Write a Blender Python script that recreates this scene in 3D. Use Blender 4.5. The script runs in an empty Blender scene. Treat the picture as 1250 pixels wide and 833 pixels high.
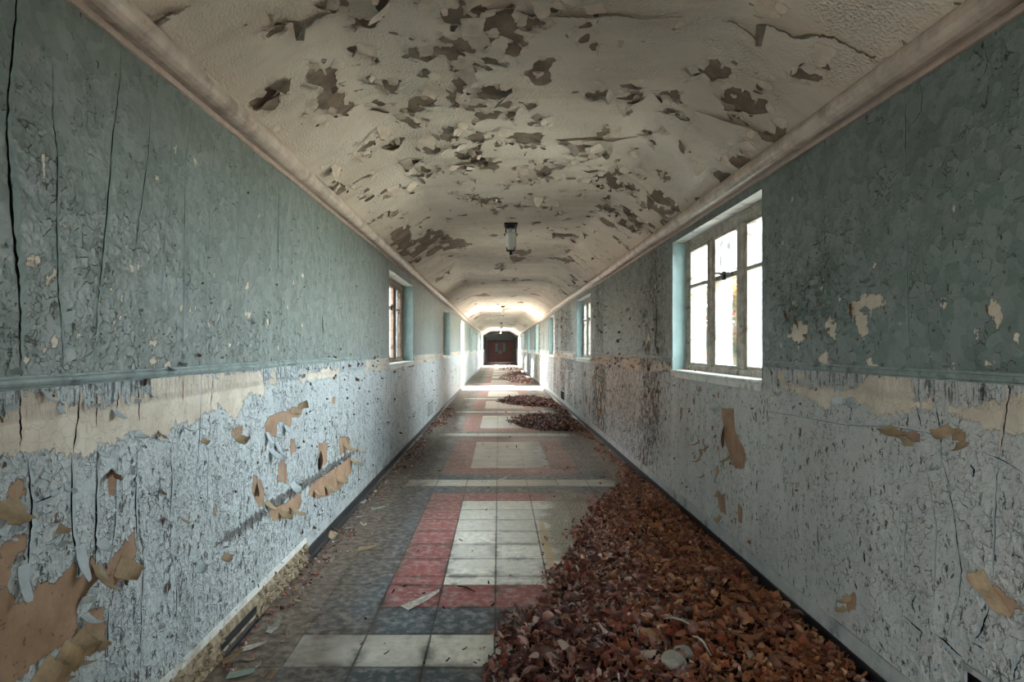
import bpy, math, random
import numpy as np
from mathutils import Vector, Matrix

random.seed(7)
RNG = np.random.default_rng(11)
C = bpy.context.scene.collection
PI = math.pi

# ------------------------------------------------------------------ measures
F = 750.0                      # focal length in pixels of the 1250x833 frame
VX, VY = 609.0, 425.0          # vanishing point of the corridor
H = 1.37                       # eye height
XL, XR = -1.24, 1.505          # the two walls
XC = (XL + XR) / 2
YB, YE = -7.0, 58.0            # back and far end of the corridor
TILE = 0.305
ZCEIL = 2.75
DADO = 1.285

def pl(x, y):                  # picture point -> (Y, Z) on the left wall
    d = -XL * F / max(VX - x, 1); return (d, H - (y - VY) * d / F)
def pr(x, y):
    d = XR * F / max(x - VX, 1); return (d, H - (y - VY) * d / F)
def pf(x, y):                  # picture point -> (X, Y) on the floor
    d = H * F / (y - VY); return ((x - VX) * d / F, d)
def pc(x, y):                  # picture point -> (X, Y) on the flat of the ceiling
    d = (ZCEIL - H) * F / (VY - y); return ((x - VX) * d / F, d)

# ------------------------------------------------------------------ small helpers
def lin(c):
    return tuple(((v / 255) / 12.92 if v / 255 <= 0.04045 else ((v / 255 + 0.055) / 1.055) ** 2.4) for v in c[:3]) + (1.0,)

def props(o, label=None, cat=None, group=None, kind=None):
    if label: o['label'] = label
    if cat: o['category'] = cat
    if group: o['group'] = group
    if kind: o['kind'] = kind
    return o

def link(o, parent=None):
    C.objects.link(o)
    if parent is not None: o.parent = parent
    return o

def mesh(name, v, f, mats, smooth=False, fmat=None):
    me = bpy.data.meshes.new(name)
    me.from_pydata([tuple(map(float, p)) for p in v], [], [tuple(map(int, q)) for q in f])
    for m in (mats if isinstance(mats, (list, tuple)) else [mats]): me.materials.append(m)
    if smooth: me.polygons.foreach_set('use_smooth', np.ones(len(me.polygons), bool))
    if fmat is not None: me.polygons.foreach_set('material_index', np.asarray(fmat, np.int32))
    me.update()
    return me

def obj(name, me, parent=None):
    return link(bpy.data.objects.new(name, me), parent)

def empty(name, loc=(0, 0, 0), rz=0):
    o = bpy.data.objects.new(name, None); C.objects.link(o)
    o.location = loc; o.rotation_euler = (0, 0, rz); o.empty_display_size = .1
    return o

class MB:
    """collects shapes for one mesh"""
    def __init__(s): s.v = []; s.f = []; s.m = []
    def add(s, v, f, m=0):
        b = len(s.v); s.v += [tuple(p) for p in v]; s.f += [tuple(i + b for i in q) for q in f]; s.m += [m] * len(f); return s
    def box(s, x0, x1, y0, y1, z0, z1, b=0.0, m=0):
        """box with chamfered long edges"""
        if b <= 0:
            v = [(x, y, z) for x in (x0, x1) for y in (y0, y1) for z in (z0, z1)]
            return s.add(v, [(0, 1, 3, 2), (4, 6, 7, 5), (0, 4, 5, 1), (2, 3, 7, 6), (0, 2, 6, 4), (1, 5, 7, 3)], m)
        import bmesh
        bm = bmesh.new(); bmesh.ops.create_cube(bm, size=1)
        for w in bm.verts:
            w.co = ((x0 + x1) / 2 + w.co.x * (x1 - x0), (y0 + y1) / 2 + w.co.y * (y1 - y0), (z0 + z1) / 2 + w.co.z * (z1 - z0))
        bmesh.ops.bevel(bm, geom=bm.edges[:], offset=b, segments=1, affect='EDGES')
        bm.verts.index_update()
        v = [tuple(w.co) for w in bm.verts]; f = [tuple(w.index for w in q.verts) for q in bm.faces]
        bm.free(); return s.add(v, f, m)
    def tube(s, pts, r, n=8, m=0):
        pts = [Vector(p) for p in pts]; rs = r if isinstance(r, (list, tuple)) else [r] * len(pts)
        v = []; f = []
        for i, p in enumerate(pts):
            t = (pts[min(i + 1, len(pts) - 1)] - pts[max(i - 1, 0)]).normalized()
            a = t.orthogonal().normalized() if i == 0 else (a - t * a.dot(t)).normalized()
            c = t.cross(a)
            for k in range(n):
                g = 2 * PI * k / n; v.append(p + (a * math.cos(g) + c * math.sin(g)) * rs[i])
        for i in range(len(pts) - 1):
            for k in range(n):
                k2 = (k + 1) % n; f.append((i * n + k, i * n + k2, (i + 1) * n + k2, (i + 1) * n + k))
        f.append(tuple(range(n - 1, -1, -1))); f.append(tuple(range((len(pts) - 1) * n, len(pts) * n)))
        return s.add(v, f, m)
    def lathe(s, prof, c=(0, 0, 0), n=16, sx=1, sy=1, m=0):
        v = []; f = []
        for r, z in prof:
            for k in range(n):
                g = 2 * PI * k / n; v.append((c[0] + r * sx * math.cos(g), c[1] + r * sy * math.sin(g), c[2] + z))
        for i in range(len(prof) - 1):
            for k in range(n):
                k2 = (k + 1) % n; f.append((i * n + k, i * n + k2, (i + 1) * n + k2, (i + 1) * n + k))
        f.append(tuple(range(n - 1, -1, -1))); f.append(tuple(range((len(prof) - 1) * n, len(prof) * n)))
        return s.add(v, f, m)
    def build(s, name, mats, parent=None, smooth=False):
        return obj(name, mesh(name, s.v, s.f, mats, smooth, s.m), parent)

# ------------------------------------------------------------------ numpy noise and shapes
def _hash(ix, iy, seed):
    h = (ix.astype(np.int64) * 374761393 + iy.astype(np.int64) * 668265263 + seed * 974711) & 0xffffffff
    h = ((h ^ (h >> 13)) * 1274126177) & 0xffffffff
    return ((h ^ (h >> 16)) & 0xffff) / 65535.0
def vnoise(x, y, seed=0):
    x = np.asarray(x, float); y = np.asarray(y, float)
    ix = np.floor(x); iy = np.floor(y); fx = x - ix; fy = y - iy
    fx = fx * fx * (3 - 2 * fx); fy = fy * fy * (3 - 2 * fy)
    a = _hash(ix, iy, seed); b = _hash(ix + 1, iy, seed); c = _hash(ix, iy + 1, seed); d = _hash(ix + 1, iy + 1, seed)
    return (a * (1 - fx) + b * fx) * (1 - fy) + (c * (1 - fx) + d * fx) * fy
def fbm(x, y, seed=0, oct=4):
    s = 0; a = .5; t = 0
    for k in range(oct):
        s = s + a * vnoise(x * 2 ** k + 17.3 * k, y * 2 ** k - 9.1 * k, seed + k); t += a; a *= .5
    return s / t
def sdf(poly, x, y):
    """signed distance to a polygon, positive inside"""
    x = np.asarray(x, float); y = np.asarray(y, float)
    d = np.full(x.shape, 1e9); ins = np.zeros(x.shape, bool); n = len(poly)
    for i in range(n):
        ax, ay = poly[i]; bx, by = poly[(i + 1) % n]
        ex, ey = bx - ax, by - ay
        t = np.clip(((x - ax) * ex + (y - ay) * ey) / (ex * ex + ey * ey + 1e-12), 0, 1)
        d = np.minimum(d, (x - ax - t * ex) ** 2 + (y - ay - t * ey) ** 2)
        c = ((ay <= y) & (by > y)) | ((by <= y) & (ay > y))
        xi = ax + (y - ay) * ex / (ey if abs(ey) > 1e-12 else 1e-12)
        ins ^= c & (x < xi)
    return np.where(ins, 1, -1) * np.sqrt(d)
def union(polys, x, y, floor=-.15):
    r = np.full(np.shape(x), floor)
    for p in polys:
        q = np.array(p); m = (x > q[:, 0].min() - .2) & (x < q[:, 0].max() + .2) & (y > q[:, 1].min() - .2) & (y < q[:, 1].max() + .2)
        if m.any(): r[m] = np.maximum(r[m], sdf(p, x[m], y[m]))
    return r
def crop(pts, s, ox, oy):
    return [(a / s + ox, b / s + oy) for a, b in pts]

# ------------------------------------------------------------------ materials
class NT:
    def __init__(s, name):
        s.mat = bpy.data.materials.new(name); s.mat.use_nodes = True; s.t = s.mat.node_tree; s.t.nodes.clear()
        s.out = s.t.nodes.new('ShaderNodeOutputMaterial'); s._co = None
    def n(s, typ, ins=None, **kw):
        o = s.t.nodes.new('ShaderNode' + typ)
        for k, v in kw.items(): setattr(o, k, v)
        for k, v in (ins or {}).items():
            if hasattr(v, 'is_output'): s.t.links.new(v, o.inputs[k])
            else: o.inputs[k].default_value = v
        return o
    @property
    def co(s):
        if s._co is None: s._co = s.n('TexCoord').outputs['Object']
        return s._co
    def scaled(s, v, loc=(0, 0, 0)): return s.n('Mapping', {'Vector': s.co, 'Scale': v, 'Location': loc}).outputs[0]
    def noise(s, scale, detail=3, rough=.55, co=None, dist=0):
        return s.n('TexNoise', {'Vector': co or s.co, 'Scale': scale, 'Detail': detail, 'Roughness': rough, 'Distortion': dist}).outputs['Fac']
    def math(s, op, a, b=0.0, c=0.0):
        o = s.n('Math', operation=op)
        for i, v in enumerate((a, b, c)):
            if hasattr(v, 'is_output'): s.t.links.new(v, o.inputs[i])
            else: o.inputs[i].default_value = v
        return o.outputs[0]
    def step(s, v, lo, hi, to0=0.0, to1=1.0):
        return s.n('MapRange', {'Value': v, 'From Min': lo, 'From Max': hi, 'To Min': to0, 'To Max': to1}, interpolation_type='SMOOTHSTEP').outputs[0]
    def mix(s, f, a, b, mode='MIX'):
        o = s.n('Mix', data_type='RGBA', blend_type=mode)
        for i, v in ((0, f), (6, a), (7, b)):
            if hasattr(v, 'is_output'): s.t.links.new(v, o.inputs[i])
            else: o.inputs[i].default_value = v
        return o.outputs[2]
    def attr(s, name, out='Fac'): return s.n('Attribute', attribute_name=name).outputs[out]
    def xyz(s):
        return s.n('SeparateXYZ', {0: s.co}).outputs
    def bump(s, h, dist, strength=1.0, normal=None):
        o = s.n('Bump', {'Height': h, 'Distance': dist, 'Strength': strength})
        if normal is not None: s.t.links.new(normal, o.inputs['Normal'])
        return o.outputs[0]
    def bsdf(s, col, rough=.6, spec=.3, normal=None, **kw):
        o = s.n('BsdfPrincipled', {'Base Color': col, 'Roughness': rough, 'Specular IOR Level': spec, **kw})
        if normal is not None: s.t.links.new(normal, o.inputs['Normal'])
        s.t.links.new(o.outputs[0], s.out.inputs[0]); return o

def simple(name, c, rough=.6, spec=.3, var=.25, scale=12, bump=.002, metallic=0.0, dirt=None):
    m = NT(name); n = m.noise(scale, 5, .6)
    k = m.step(n, .25, .75, 1 - var, 1 + var * .6)
    col = m.mix(1.0, lin(c), m.n('CombineColor', {0: k, 1: k, 2: k}).outputs[0], 'MULTIPLY')
    if dirt: col = m.mix(m.step(m.noise(scale * .6, 6, .65), .52, .68), col, lin(dirt))
    m.bsdf(col, rough, spec, m.bump(n, bump) if bump else None, Metallic=metallic)
    return m.mat

def wall_mat(name, upper, lower, seed):
    m = NT(name); x, y, z = m.xyz()
    off = (seed * 3.1, seed * 1.7, 0)
    cw = m.scaled((1, 1, 1), off)
    up = m.math('GREATER_THAN', z, DADO)
    col = m.mix(up, lin(lower), lin(upper))
    # old brush streaks and hand-sized unevenness of the colour
    st = m.noise(1.0, 3, .5, m.scaled((3, 9, .6), off))
    big = m.noise(1.3, 2, .5, cw)
    k = m.math('MULTIPLY', m.step(st, .25, .75, .90, 1.07), m.step(big, .25, .75, .90, 1.06))
    col = m.mix(1.0, col, m.n('CombineColor', {0: k, 1: k, 2: k}).outputs[0], 'MULTIPLY')
    wear = m.attr('wear')
    # crazing: crack net in the paint film, lines also darkened as edge shadows
    warp = m.n('TexNoise', {'Vector': cw, 'Scale': 14, 'Detail': 3}).outputs['Color']
    cwp = m.n('VectorMath', {0: cw, 1: m.n('VectorMath', {0: warp, 'Scale': .07}, operation='SCALE').outputs[0]}, operation='ADD').outputs[0]
    v1 = m.n('TexVoronoi', {'Vector': cwp, 'Scale': 24}, feature='DISTANCE_TO_EDGE').outputs['Distance']
    v2 = m.n('TexVoronoi', {'Vector': cwp, 'Scale': 55}, feature='DISTANCE_TO_EDGE').outputs['Distance']
    cell = m.n('TexVoronoi', {'Vector': cwp, 'Scale': 24}).outputs
    cell2 = m.n('TexVoronoi', {'Vector': cwp, 'Scale': 55}).outputs
    zone = m.noise(6, 4, .65, cw)
    zthr = m.math('MULTIPLY_ADD', wear, .22, .0)
    z1 = m.step(m.math('ADD', zone, zthr), .54, .70)
    brk = m.step(m.noise(34, 4, .7, cw), .44, .58)
    l1 = m.math('MULTIPLY', m.math('MULTIPLY', m.step(v1, .008, .045, 1, 0), z1), brk)
    l2 = m.math('MULTIPLY', m.math('MULTIPLY', m.step(v2, .01, .08, 1, 0), m.step(m.math('ADD', m.noise(9, 4, .6, cw), zthr), .58, .78)), brk)
    line = m.math('MAXIMUM', l1, m.math('MULTIPLY', l2, .8))
    # small vertical holes in the film, dark flecks paint in shadows of curled edges
    fl = m.noise(1.0, 5, .68, m.scaled((40, 40, 19), off))
    flz = m.noise(1.0, 3, .5, m.scaled((2.2, 2.2, 1.1), off))
    flv = m.math('ADD', m.math('ADD', fl, m.math('MULTIPLY', flz, .16)), m.math('MULTIPLY', wear, .155))
    dark = m.step(flv, .772, .786)
    chipn = m.math('ADD', m.noise(1.0, 5, .62, m.scaled((15, 15, 9), (5 + seed, 3, 1))), m.math('MULTIPLY', wear, .12))
    chip = m.step(chipn, .755, .765)
    # peeled patches with their own outline, edge made ragged
    rag = m.math('ADD', m.math('MULTIPLY_ADD', m.noise(16, 5, .7, cw), .11, -.055), m.math('MULTIPLY_ADD', m.noise(1.0, 3, .6, m.scaled((60, 60, 14), off)), .05, -.025))
    cream = m.step(m.math('ADD', m.attr('cream'), rag), -.001, .003)
    brown = m.step(m.math('ADD', m.attr('brown'), m.math('MULTIPLY', rag, .55)), -.001, .003)
    scar = m.step(m.math('ADD', m.attr('scar'), m.math('MULTIPLY', rag, 1.0)), -.002, .006)
    # wrinkled strip below the dado line
    wz = m.math('MULTIPLY', m.step(z, 1.17, 1.205), m.math('SUBTRACT', 1.0, up))
    wr = m.noise(1.0, 4, .65, m.scaled((50, 50, 9), off))
    wl = m.math('MULTIPLY', wz, m.step(wr, .50, .60))
    col = m.mix(m.math('MULTIPLY', m.step(cell['Color'], .2, .8), .10), col, (.75, .78, .78, 1))
    col = m.mix(m.math('MULTIPLY', line, .8), col, lin((44, 44, 42)))
    col = m.mix(m.math('MULTIPLY', wl, .8), col, lin((46, 51, 52)))
    col = m.mix(m.math('MULTIPLY', dark, .85), col, lin((48, 42, 36)))
    creamc = m.mix(m.step(m.noise(7, 5, .6, cw), .35, .7), lin((200, 190, 172)), lin((222, 214, 198)))
    creamc = m.mix(m.math('MULTIPLY', m.step(v1, .0, .04, 1, 0), .35), creamc, lin((120, 108, 92)))
    col = m.mix(chip, col, creamc)
    col = m.mix(cream, col, creamc)
    brc = m.mix(m.step(m.noise(9, 6, .65, cw), .3, .72), lin((142, 114, 90)), lin((170, 142, 116)))
    brc = m.mix(m.math('MULTIPLY', m.step(m.noise(40, 3, .6, cw), .64, .70), .6), brc, lin((70, 52, 40)))
    col = m.mix(brown, col, brc)
    col = m.mix(m.math('MULTIPLY', scar, .85), col, m.mix(m.noise(30, 4, .7, cw), lin((30, 32, 33)), lin((110, 108, 104))))
    # relief: film thickness, lifted cells, wrinkles
    hole = m.math('MAXIMUM', m.math('MAXIMUM', cream, brown), m.math('MAXIMUM', chip, m.math('MAXIMUM', dark, line)))
    tilt = m.math('MULTIPLY', m.math('ADD', m.math('MULTIPLY', cell['Distance'], 1.0), m.math('MULTIPLY', cell2['Distance'], .6)), m.math('MULTIPLY', m.step(m.math('ADD', zone, zthr), .38, .66), m.math('MULTIPLY_ADD', up, -.55, 1.0)))
    h = m.math('SUBTRACT', m.math('MULTIPLY', tilt, m.math('SUBTRACT', 1.0, m.math('MAXIMUM', cream, brown))), m.math('MULTIPLY', hole, .9))
    h = m.math('ADD', h, m.math('MULTIPLY', m.math('MULTIPLY', wr, wz), 2.2))
    nb = m.bump(m.noise(5, 3, .5, cw), .012, .5)
    nb = m.bump(h, .010, 1.0, nb)
    rough = m.math('MULTIPLY_ADD', hole, .35, .42)
    m.bsdf(col, rough, .4, nb)
    return m.mat

def ceiling_mat():
    m = NT('ceiling_distemper')
    ex = m.math('ADD', m.attr('exposed'), m.math('MULTIPLY_ADD', m.noise(40, 4, .65), .036, -.018))
    exm = m.step(ex, -.002, .006)
    fine = m.noise(1.0, 5, .68, m.scaled((7, 16, 12)))
    finz = m.noise(1.4, 3, .5)
    far = m.attr('wear')
    fx = m.step(m.math('ADD', m.math('ADD', fine, m.math('MULTIPLY', finz, .25)), m.math('MULTIPLY', far, .1)), .80, .82)
    exm = m.math('MAXIMUM', exm, fx)
    base = m.mix(m.step(m.noise(1.1, 4, .6), .3, .7), lin((204, 190, 174)), lin((224, 212, 197)))
    base = m.mix(m.math('MULTIPLY', m.step(m.noise(1.0, 4, .6, m.scaled((.7, 5, 3))), .5, .75), .35), base, lin((165, 152, 136)))
    und = m.mix(m.step(m.noise(8, 5, .6), .3, .7), lin((112, 97, 83)), lin((148, 131, 115)))
    col = m.mix(exm, base, und)
    st = m.n('TexVoronoi', {'Vector': m.co, 'Scale': 95}, feature='SMOOTH_F1').outputs['Distance']
    stz = m.step(m.noise(2.0, 3, .5), .35, .6)
    h = m.math('MULTIPLY', m.math('MULTIPLY', st, stz), m.math('SUBTRACT', 1, exm))
    nb = m.bump(m.noise(4, 4, .6), .02, .6)
    nb = m.bump(m.math('SUBTRACT', h, m.math('MULTIPLY', exm, 1.2)), .009, 1.0, nb)
    m.bsdf(col, .8, .15, nb)
    return m.mat

def floor_mat():
    m = NT('floor_tiles'); x, y, z = m.xyz()
    base = m.attr('tile', 'Color')
    uv = m.n('UVMap', uv_map='tile_uv').outputs[0]
    s = m.n('SeparateXYZ', {0: uv}).outputs
    ed = m.math('MINIMUM', s[0], s[1])           # distance to the nearest tile edge, stored as metres by the mesh
    uv2 = m.n('UVMap', uv_map='tile_uv2').outputs[0]
    s2 = m.n('SeparateXYZ', {0: uv2}).outputs
    ed = m.math('MINIMUM', ed, m.math('MINIMUM', s2[0], s2[1]))
    n1 = m.noise(5, 6, .65); n2 = m.noise(22, 5, .65); n3 = m.noise(1.3, 4, .6)
    var = m.step(n1, .25, .75, .78, 1.16)
    col = m.mix(1.0, base, m.n('CombineColor', {0: var, 1: var, 2: var}).outputs[0], 'MULTIPLY')
    # scuffed paler bloom on the tiles
    col = m.mix(m.math('MULTIPLY', m.step(m.math('ADD', n2, m.math('MULTIPLY', n1, .4)), .62, .86), .55), col, lin((182, 184, 180)))
    # seams with dirt that has crept out of them
    near = m.step(y, 4.0, 8.5, 1, .35)
    seam = m.math('MULTIPLY', m.step(m.math('SUBTRACT', ed, m.math('MULTIPLY', n1, .006)), .0, .0045, 1, 0), near)
    creep = m.math('MULTIPLY', m.math('MULTIPLY', m.step(ed, .0, .07, 1, 0), m.step(n1, .42, .62)), m.step(y, 3.3, 5.5, .75, .12))
    col = m.mix(creep, col, lin((44, 46, 48)))
    col = m.mix(m.math('MULTIPLY', seam, .85), col, lin((52, 46, 40)))
    # dry brown dirt along both walls and over the second panel
    off = m.math('ABSOLUTE', m.math('SUBTRACT', x, XC))
    side = m.step(m.math('ADD', off, m.math('MULTIPLY_ADD', n3, .7, -.35)), .62, .98)
    pan = m.math('MULTIPLY', m.step(y, 6.5, 7.1), m.step(y, 8.6, 10.0, 1, 0))
    rgt = m.step(m.math('ADD', x, m.math('MULTIPLY_ADD', n3, .6, -.3)), -.1, .75)
    dirt = m.math('MAXIMUM', m.math('MULTIPLY', side, .85), m.math('MULTIPLY', pan, m.step(rgt, 0, 1, .45, .85)))
    dirt = m.math('MAXIMUM', dirt, m.math('MULTIPLY', rgt, m.step(y, 5.0, 6.5, .15, .6)))
    dirt = m.math('MULTIPLY', dirt, m.step(n1, .2, .6, .55, 1.0))
    dc = m.mix(m.step(n2, .35, .68), lin((74, 62, 52)), lin((132, 119, 105)))
    col = m.mix(dirt, col, dc)
    # gritty dust at the fringe of the leaf drift and a yellow damp stain
    def blob(cx, cy, rx, ry):
        a = m.math('POWER', m.math('DIVIDE', m.math('SUBTRACT', x, cx), rx), 2)
        b = m.math('POWER', m.math('DIVIDE', m.math('SUBTRACT', y, cy), ry), 2)
        return m.math('SQRT', m.math('ADD', a, b))
    g = m.step(m.math('ADD', blob(.62, 4.4, .30, 1.7), m.math('MULTIPLY_ADD', n1, 1.2, -.6)), .7, 1.1, 1, 0)
    col = m.mix(m.math('MULTIPLY', g, .9), col, m.mix(m.step(m.noise(60, 4, .7), .4, .65), lin((84, 76, 66)), lin((190, 180, 162))))
    yl = m.step(m.math('ADD', blob(.33, 4.25, .035, .7), m.math('MULTIPLY_ADD', n2, 2.2, -1.1)), .6, 1.2, 1, 0)
    col = m.mix(m.math('MULTIPLY', yl, .65), col, lin((176, 142, 78)))
    # specks
    sp = m.step(m.noise(55, 3, .6), .70, .74)
    col = m.mix(m.math('MULTIPLY', sp, .7), col, lin((52, 44, 36)))
    rough = m.step(n1, .3, .7, .30, .55)
    rough = m.math('MAXIMUM', rough, m.math('MULTIPLY', dirt, .8))
    h = m.math('ADD', m.math('MULTIPLY', seam, -1.0), m.math('MULTIPLY', n2, .35))
    nb = m.bump(n3, .02, .3); nb = m.bump(h, .002, .8, nb)
    m.bsdf(col, rough, .45, nb)
    return m.mat

def leaf_mat(name, cols, rough=.55, spec=.45):
    m = NT(name)
    t = m.attr('tone')
    r = m.n('ValToRGB', {'Fac': t}); r.color_ramp.interpolation = 'CONSTANT'; e = r.color_ramp.elements
    while len(e) < len(cols): e.new(.5)
    for i, c in enumerate(cols): e[i].position = i / len(cols); e[i].color = lin(c)
    n = m.noise(60, 4, .6)
    col = m.mix(m.math('MULTIPLY', m.step(n, .5, .72), .5), r.outputs[0], lin((70, 42, 32)))
    m.bsdf(col, rough, spec, m.bump(n, .001))
    return m.mat

def glass_mat():
    m = NT('window_glass')
    n = m.noise(6, 6, .65); st = m.noise(1.0, 5, .6, m.scaled((30, 30, 3)))
    dirt = m.step(m.math('MULTIPLY_ADD', st, .5, m.math('MULTIPLY', n, .5)), .48, .78, .0, .018)
    tr = m.n('BsdfTransparent', {0: (.93, .97, .98, 1)}).outputs[0]
    gl = m.n('BsdfGlossy', {'Color': (1, 1, 1, 1), 'Roughness': .03}).outputs[0]
    df = m.n('BsdfTranslucent', {'Color': (.8, .82, .8, 1)}).outputs[0]
    fr = m.n('Fresnel', {'IOR': 1.45}).outputs[0]
    a = m.n('MixShader', {0: m.math('MULTIPLY', fr, .8), 1: tr, 2: gl}).outputs[0]
    b = m.n('MixShader', {0: dirt, 1: a, 2: df}).outputs[0]
    m.t.links.new(b, m.out.inputs[0]); return m.mat

def peeling_white():
    m = NT('peeling_white_paint')
    n = m.noise(1.0, 5, .65, m.scaled((40, 40, 14)))
    k = m.step(n, .56, .60)
    col = m.mix(k, lin((226, 232, 236)), lin((92, 96, 104)))
    m.bsdf(col, .6, .3, m.bump(m.math('SUBTRACT', 1, k), .002)); return m.mat

M = {}
M['wall_l'] = wall_mat('wall_paint_left', (116, 128, 122), (184, 194, 195), 1)
M['wall_r'] = wall_mat('wall_paint_right', (99, 114, 109), (194, 198, 196), 4)  # same teal as the left wall, upper tone darkened for its shade
M['ceil'] = ceiling_mat()
M['floor'] = floor_mat()
M['teal'] = simple('teal_paint', (174, 204, 204), .45, .4, .15, 8)
M['cornice'] = simple('aged_cornice', (204, 188, 174), .38, .5, .3, 9, .004, dirt=(156, 140, 126))
M['fillet'] = simple('cornice_fillet', (190, 172, 160), .55, .3, .2, 14, .001)
M['rail'] = simple('rail_paint', (138, 154, 150), .45, .4, .3, 20, .002, dirt=(84, 92, 90))
M['skirt'] = simple('skirting_paint', (176, 182, 182), .5, .4, .2, 10, .003, dirt=(120, 126, 126))
M['black'] = simple('black_cove_base', (38, 41, 45), .4, .5, .4, 8, .002)
M['tan'] = simple('bare_plaster', (160, 146, 124), .9, .1, .5, 26, .01, dirt=(92, 76, 58))
M['white'] = simple('white_gloss', (222, 224, 218), .45, .4, .12, 14, .001, dirt=(170, 164, 152))
M['frame'] = simple('aged_frame_paint', (172, 166, 154), .5, .35, .35, 16, .003, dirt=(112, 98, 82))
M['framed'] = simple('brown_frame_paint', (150, 130, 112), .5, .35, .4, 16, .003, dirt=(92, 70, 56))
M['peelw'] = peeling_white()
M['glass'] = glass_mat()
M['iron'] = simple('dark_iron', (46, 42, 38), .5, .5, .4, 20, .001, .6)
M['door'] = simple('maroon_door', (128, 54, 52), .4, .45, .3, 6, .001)
M['steel'] = simple('worn_steel', (176, 172, 162), .35, .5, .2, 30, .0, .9)
M['film_t'] = simple('paint_film_teal', (120, 138, 133), .5, .35, .2, 20, .001)
M['film_b'] = simple('paint_film_blue', (174, 186, 190), .5, .35, .2, 20, .001)
M['film_c'] = simple('paint_film_cream', (212, 197, 180), .75, .2, .2, 20, .001)
M['back_c'] = simple('paint_back_grey', (150, 138, 124), .85, .1, .4, 14, .001)
M['back_b'] = simple('paint_back_brown', (138, 110, 86), .8, .15, .35, 16, .001)
M['back_t'] = simple('paint_back_tan', (160, 142, 116), .85, .1, .35, 18, .003)
M['crack'] = simple('gap_shade', (26, 26, 25), .95, .0, .3, 20, 0)  # painted shade for crack gaps and vent openings
M['leaf'] = leaf_mat('dry_leaf', rough=.32, spec=.9, cols=[(128, 58, 44), (140, 92, 82), (92, 44, 36), (190, 164, 154), (150, 62, 42), (112, 72, 64), (172, 120, 104), (82, 42, 38), (204, 180, 170), (136, 70, 52),
    (166, 100, 62), (136, 76, 48), (180, 122, 80), (116, 66, 46), (156, 78, 48), (192, 144, 102), (96, 56, 42), (146, 90, 58), (168, 108, 72), (130, 58, 40)])
M['leaf_ochre'] = leaf_mat('ochre_leaf', [(168, 120, 72), (150, 96, 56)])
M['bed'] = simple('leaf_mould', (58, 36, 28), .9, .1, .5, 40, .01)
M['stone'] = simple('pale_plaster_lump', (200, 198, 190), .9, .1, .35, 40, .004)
M['chip_w'] = simple('white_chip', (214, 214, 208), .7, .2, .2, 20, .001)
M['chip_g'] = simple('pale_green_chip', (150, 170, 160), .7, .2, .2, 20, .001)
M['chip_t'] = simple('tan_chip', (170, 146, 116), .8, .15, .35, 20, .001)
M['ground'] = simple('rough_grass', (172, 166, 152), .95, .05, .5, 3, .03)
M['brick'] = simple('sun_block_brick', (150, 104, 84), .9, .1, .3, 5, .01)
M['bark'] = simple('bark', (86, 74, 62), .9, .1, .4, 14, .01)
M['green'] = leaf_mat('green_leaf', [(22, 56, 20), (38, 74, 26), (18, 44, 18), (60, 84, 30)], .7, .1)
M['autumn'] = leaf_mat('autumn_leaf', [(120, 66, 34), (138, 88, 44), (104, 44, 22), (84, 74, 30)], .7, .1)

# ------------------------------------------------------------------ openings
WZ0, WZ1 = 1.165, 2.28
WW = 1.81
right_win = [3.515 + 6.55 * k for k in range(-1, 6)]          # near edge of every window on the right
left_win = [6.94 + 6.64 * k for k in (-1.5, 0, 1, 3, 4, 5)]
left_win[0] = -2.9
open_r = [(y, y + WW, WZ0, WZ1) for y in right_win[1:]] + [(-5.2, -4.3, 0.0, 2.28), (43.6, 47.4, 0.0, 2.25)]  # unseen door opening behind the camera is added to let daylight in
open_l = [(y, y + WW + .12, WZ0, WZ1 - .02) for y in left_win[1:]] + [(-3.2, -2.1, 0.0, 2.28), (20.15, 22.15, 0.0, 2.28), (44.8, 47.2, 0.0, 2.25)]  # here too the opening behind the camera is added for daylight
THICK = .24

# ------------------------------------------------------------------ peeled patches on the walls, from the picture
c1 = lambda p: crop(p, 2.976, 0, 280)
c2 = lambda p: crop(p, 2.976, 830, 280)
c3 = lambda p: crop(p, 3.05, 0, 560)
c4 = lambda p: crop(p, 5.205, 240, 480)
c5 = lambda p: crop(p, 2.976, 830, 553)
L = lambda ps: [pl(*q) for q in ps]
R = lambda ps: [pr(*q) for q in ps]
def spot(f, x, y, rx, ry):
    return [f(x + rx * math.cos(a) * random.uniform(.7, 1.2), y + ry * math.sin(a) * random.uniform(.7, 1.2)) for a in np.linspace(0, 2 * PI, 9)[:-1]]

cream_l = [L(c1(p)) for p in [
    [(-60, 720), (0, 700), (60, 605), (80, 575), (210, 600), (225, 645), (380, 640), (545, 600), (560, 530), (800, 520), (950, 510), (965, 605), (900, 600), (850, 700), (800, 640), (700, 710), (640, 700), (600, 775), (480, 740), (400, 790), (300, 830), (80, 800), (0, 833), (-60, 840)],
    [(990, 505), (1010, 510), (1005, 560), (970, 570)], [(1070, 545), (1120, 520), (1235, 500), (1235, 530), (1110, 555)],
    [(95, 95), (120, 100), (148, 118), (125, 150), (108, 130)], [(155, 165), (205, 155), (200, 178), (160, 200)],
    [(150, 440), (200, 395), (205, 405), (160, 450)], [(75, 465), (100, 445), (95, 480)], [(410, 350), (425, 325), (415, 375)],
    [(495, 120), (515, 125), (505, 160)], [(465, 130), (478, 125), (475, 150)], [(890, 300), (912, 300), (908, 340)], [(890, 450), (905, 445), (900, 462)],
    [(115, 385), (138, 380), (125, 400)], [(805, 355), (815, 360), (808, 378)], [(565, 390), (580, 388), (572, 415)], [(545, 480), (570, 470), (575, 500), (550, 505)], [(595, 485), (615, 485), (612, 525), (598, 520)]]]
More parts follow.
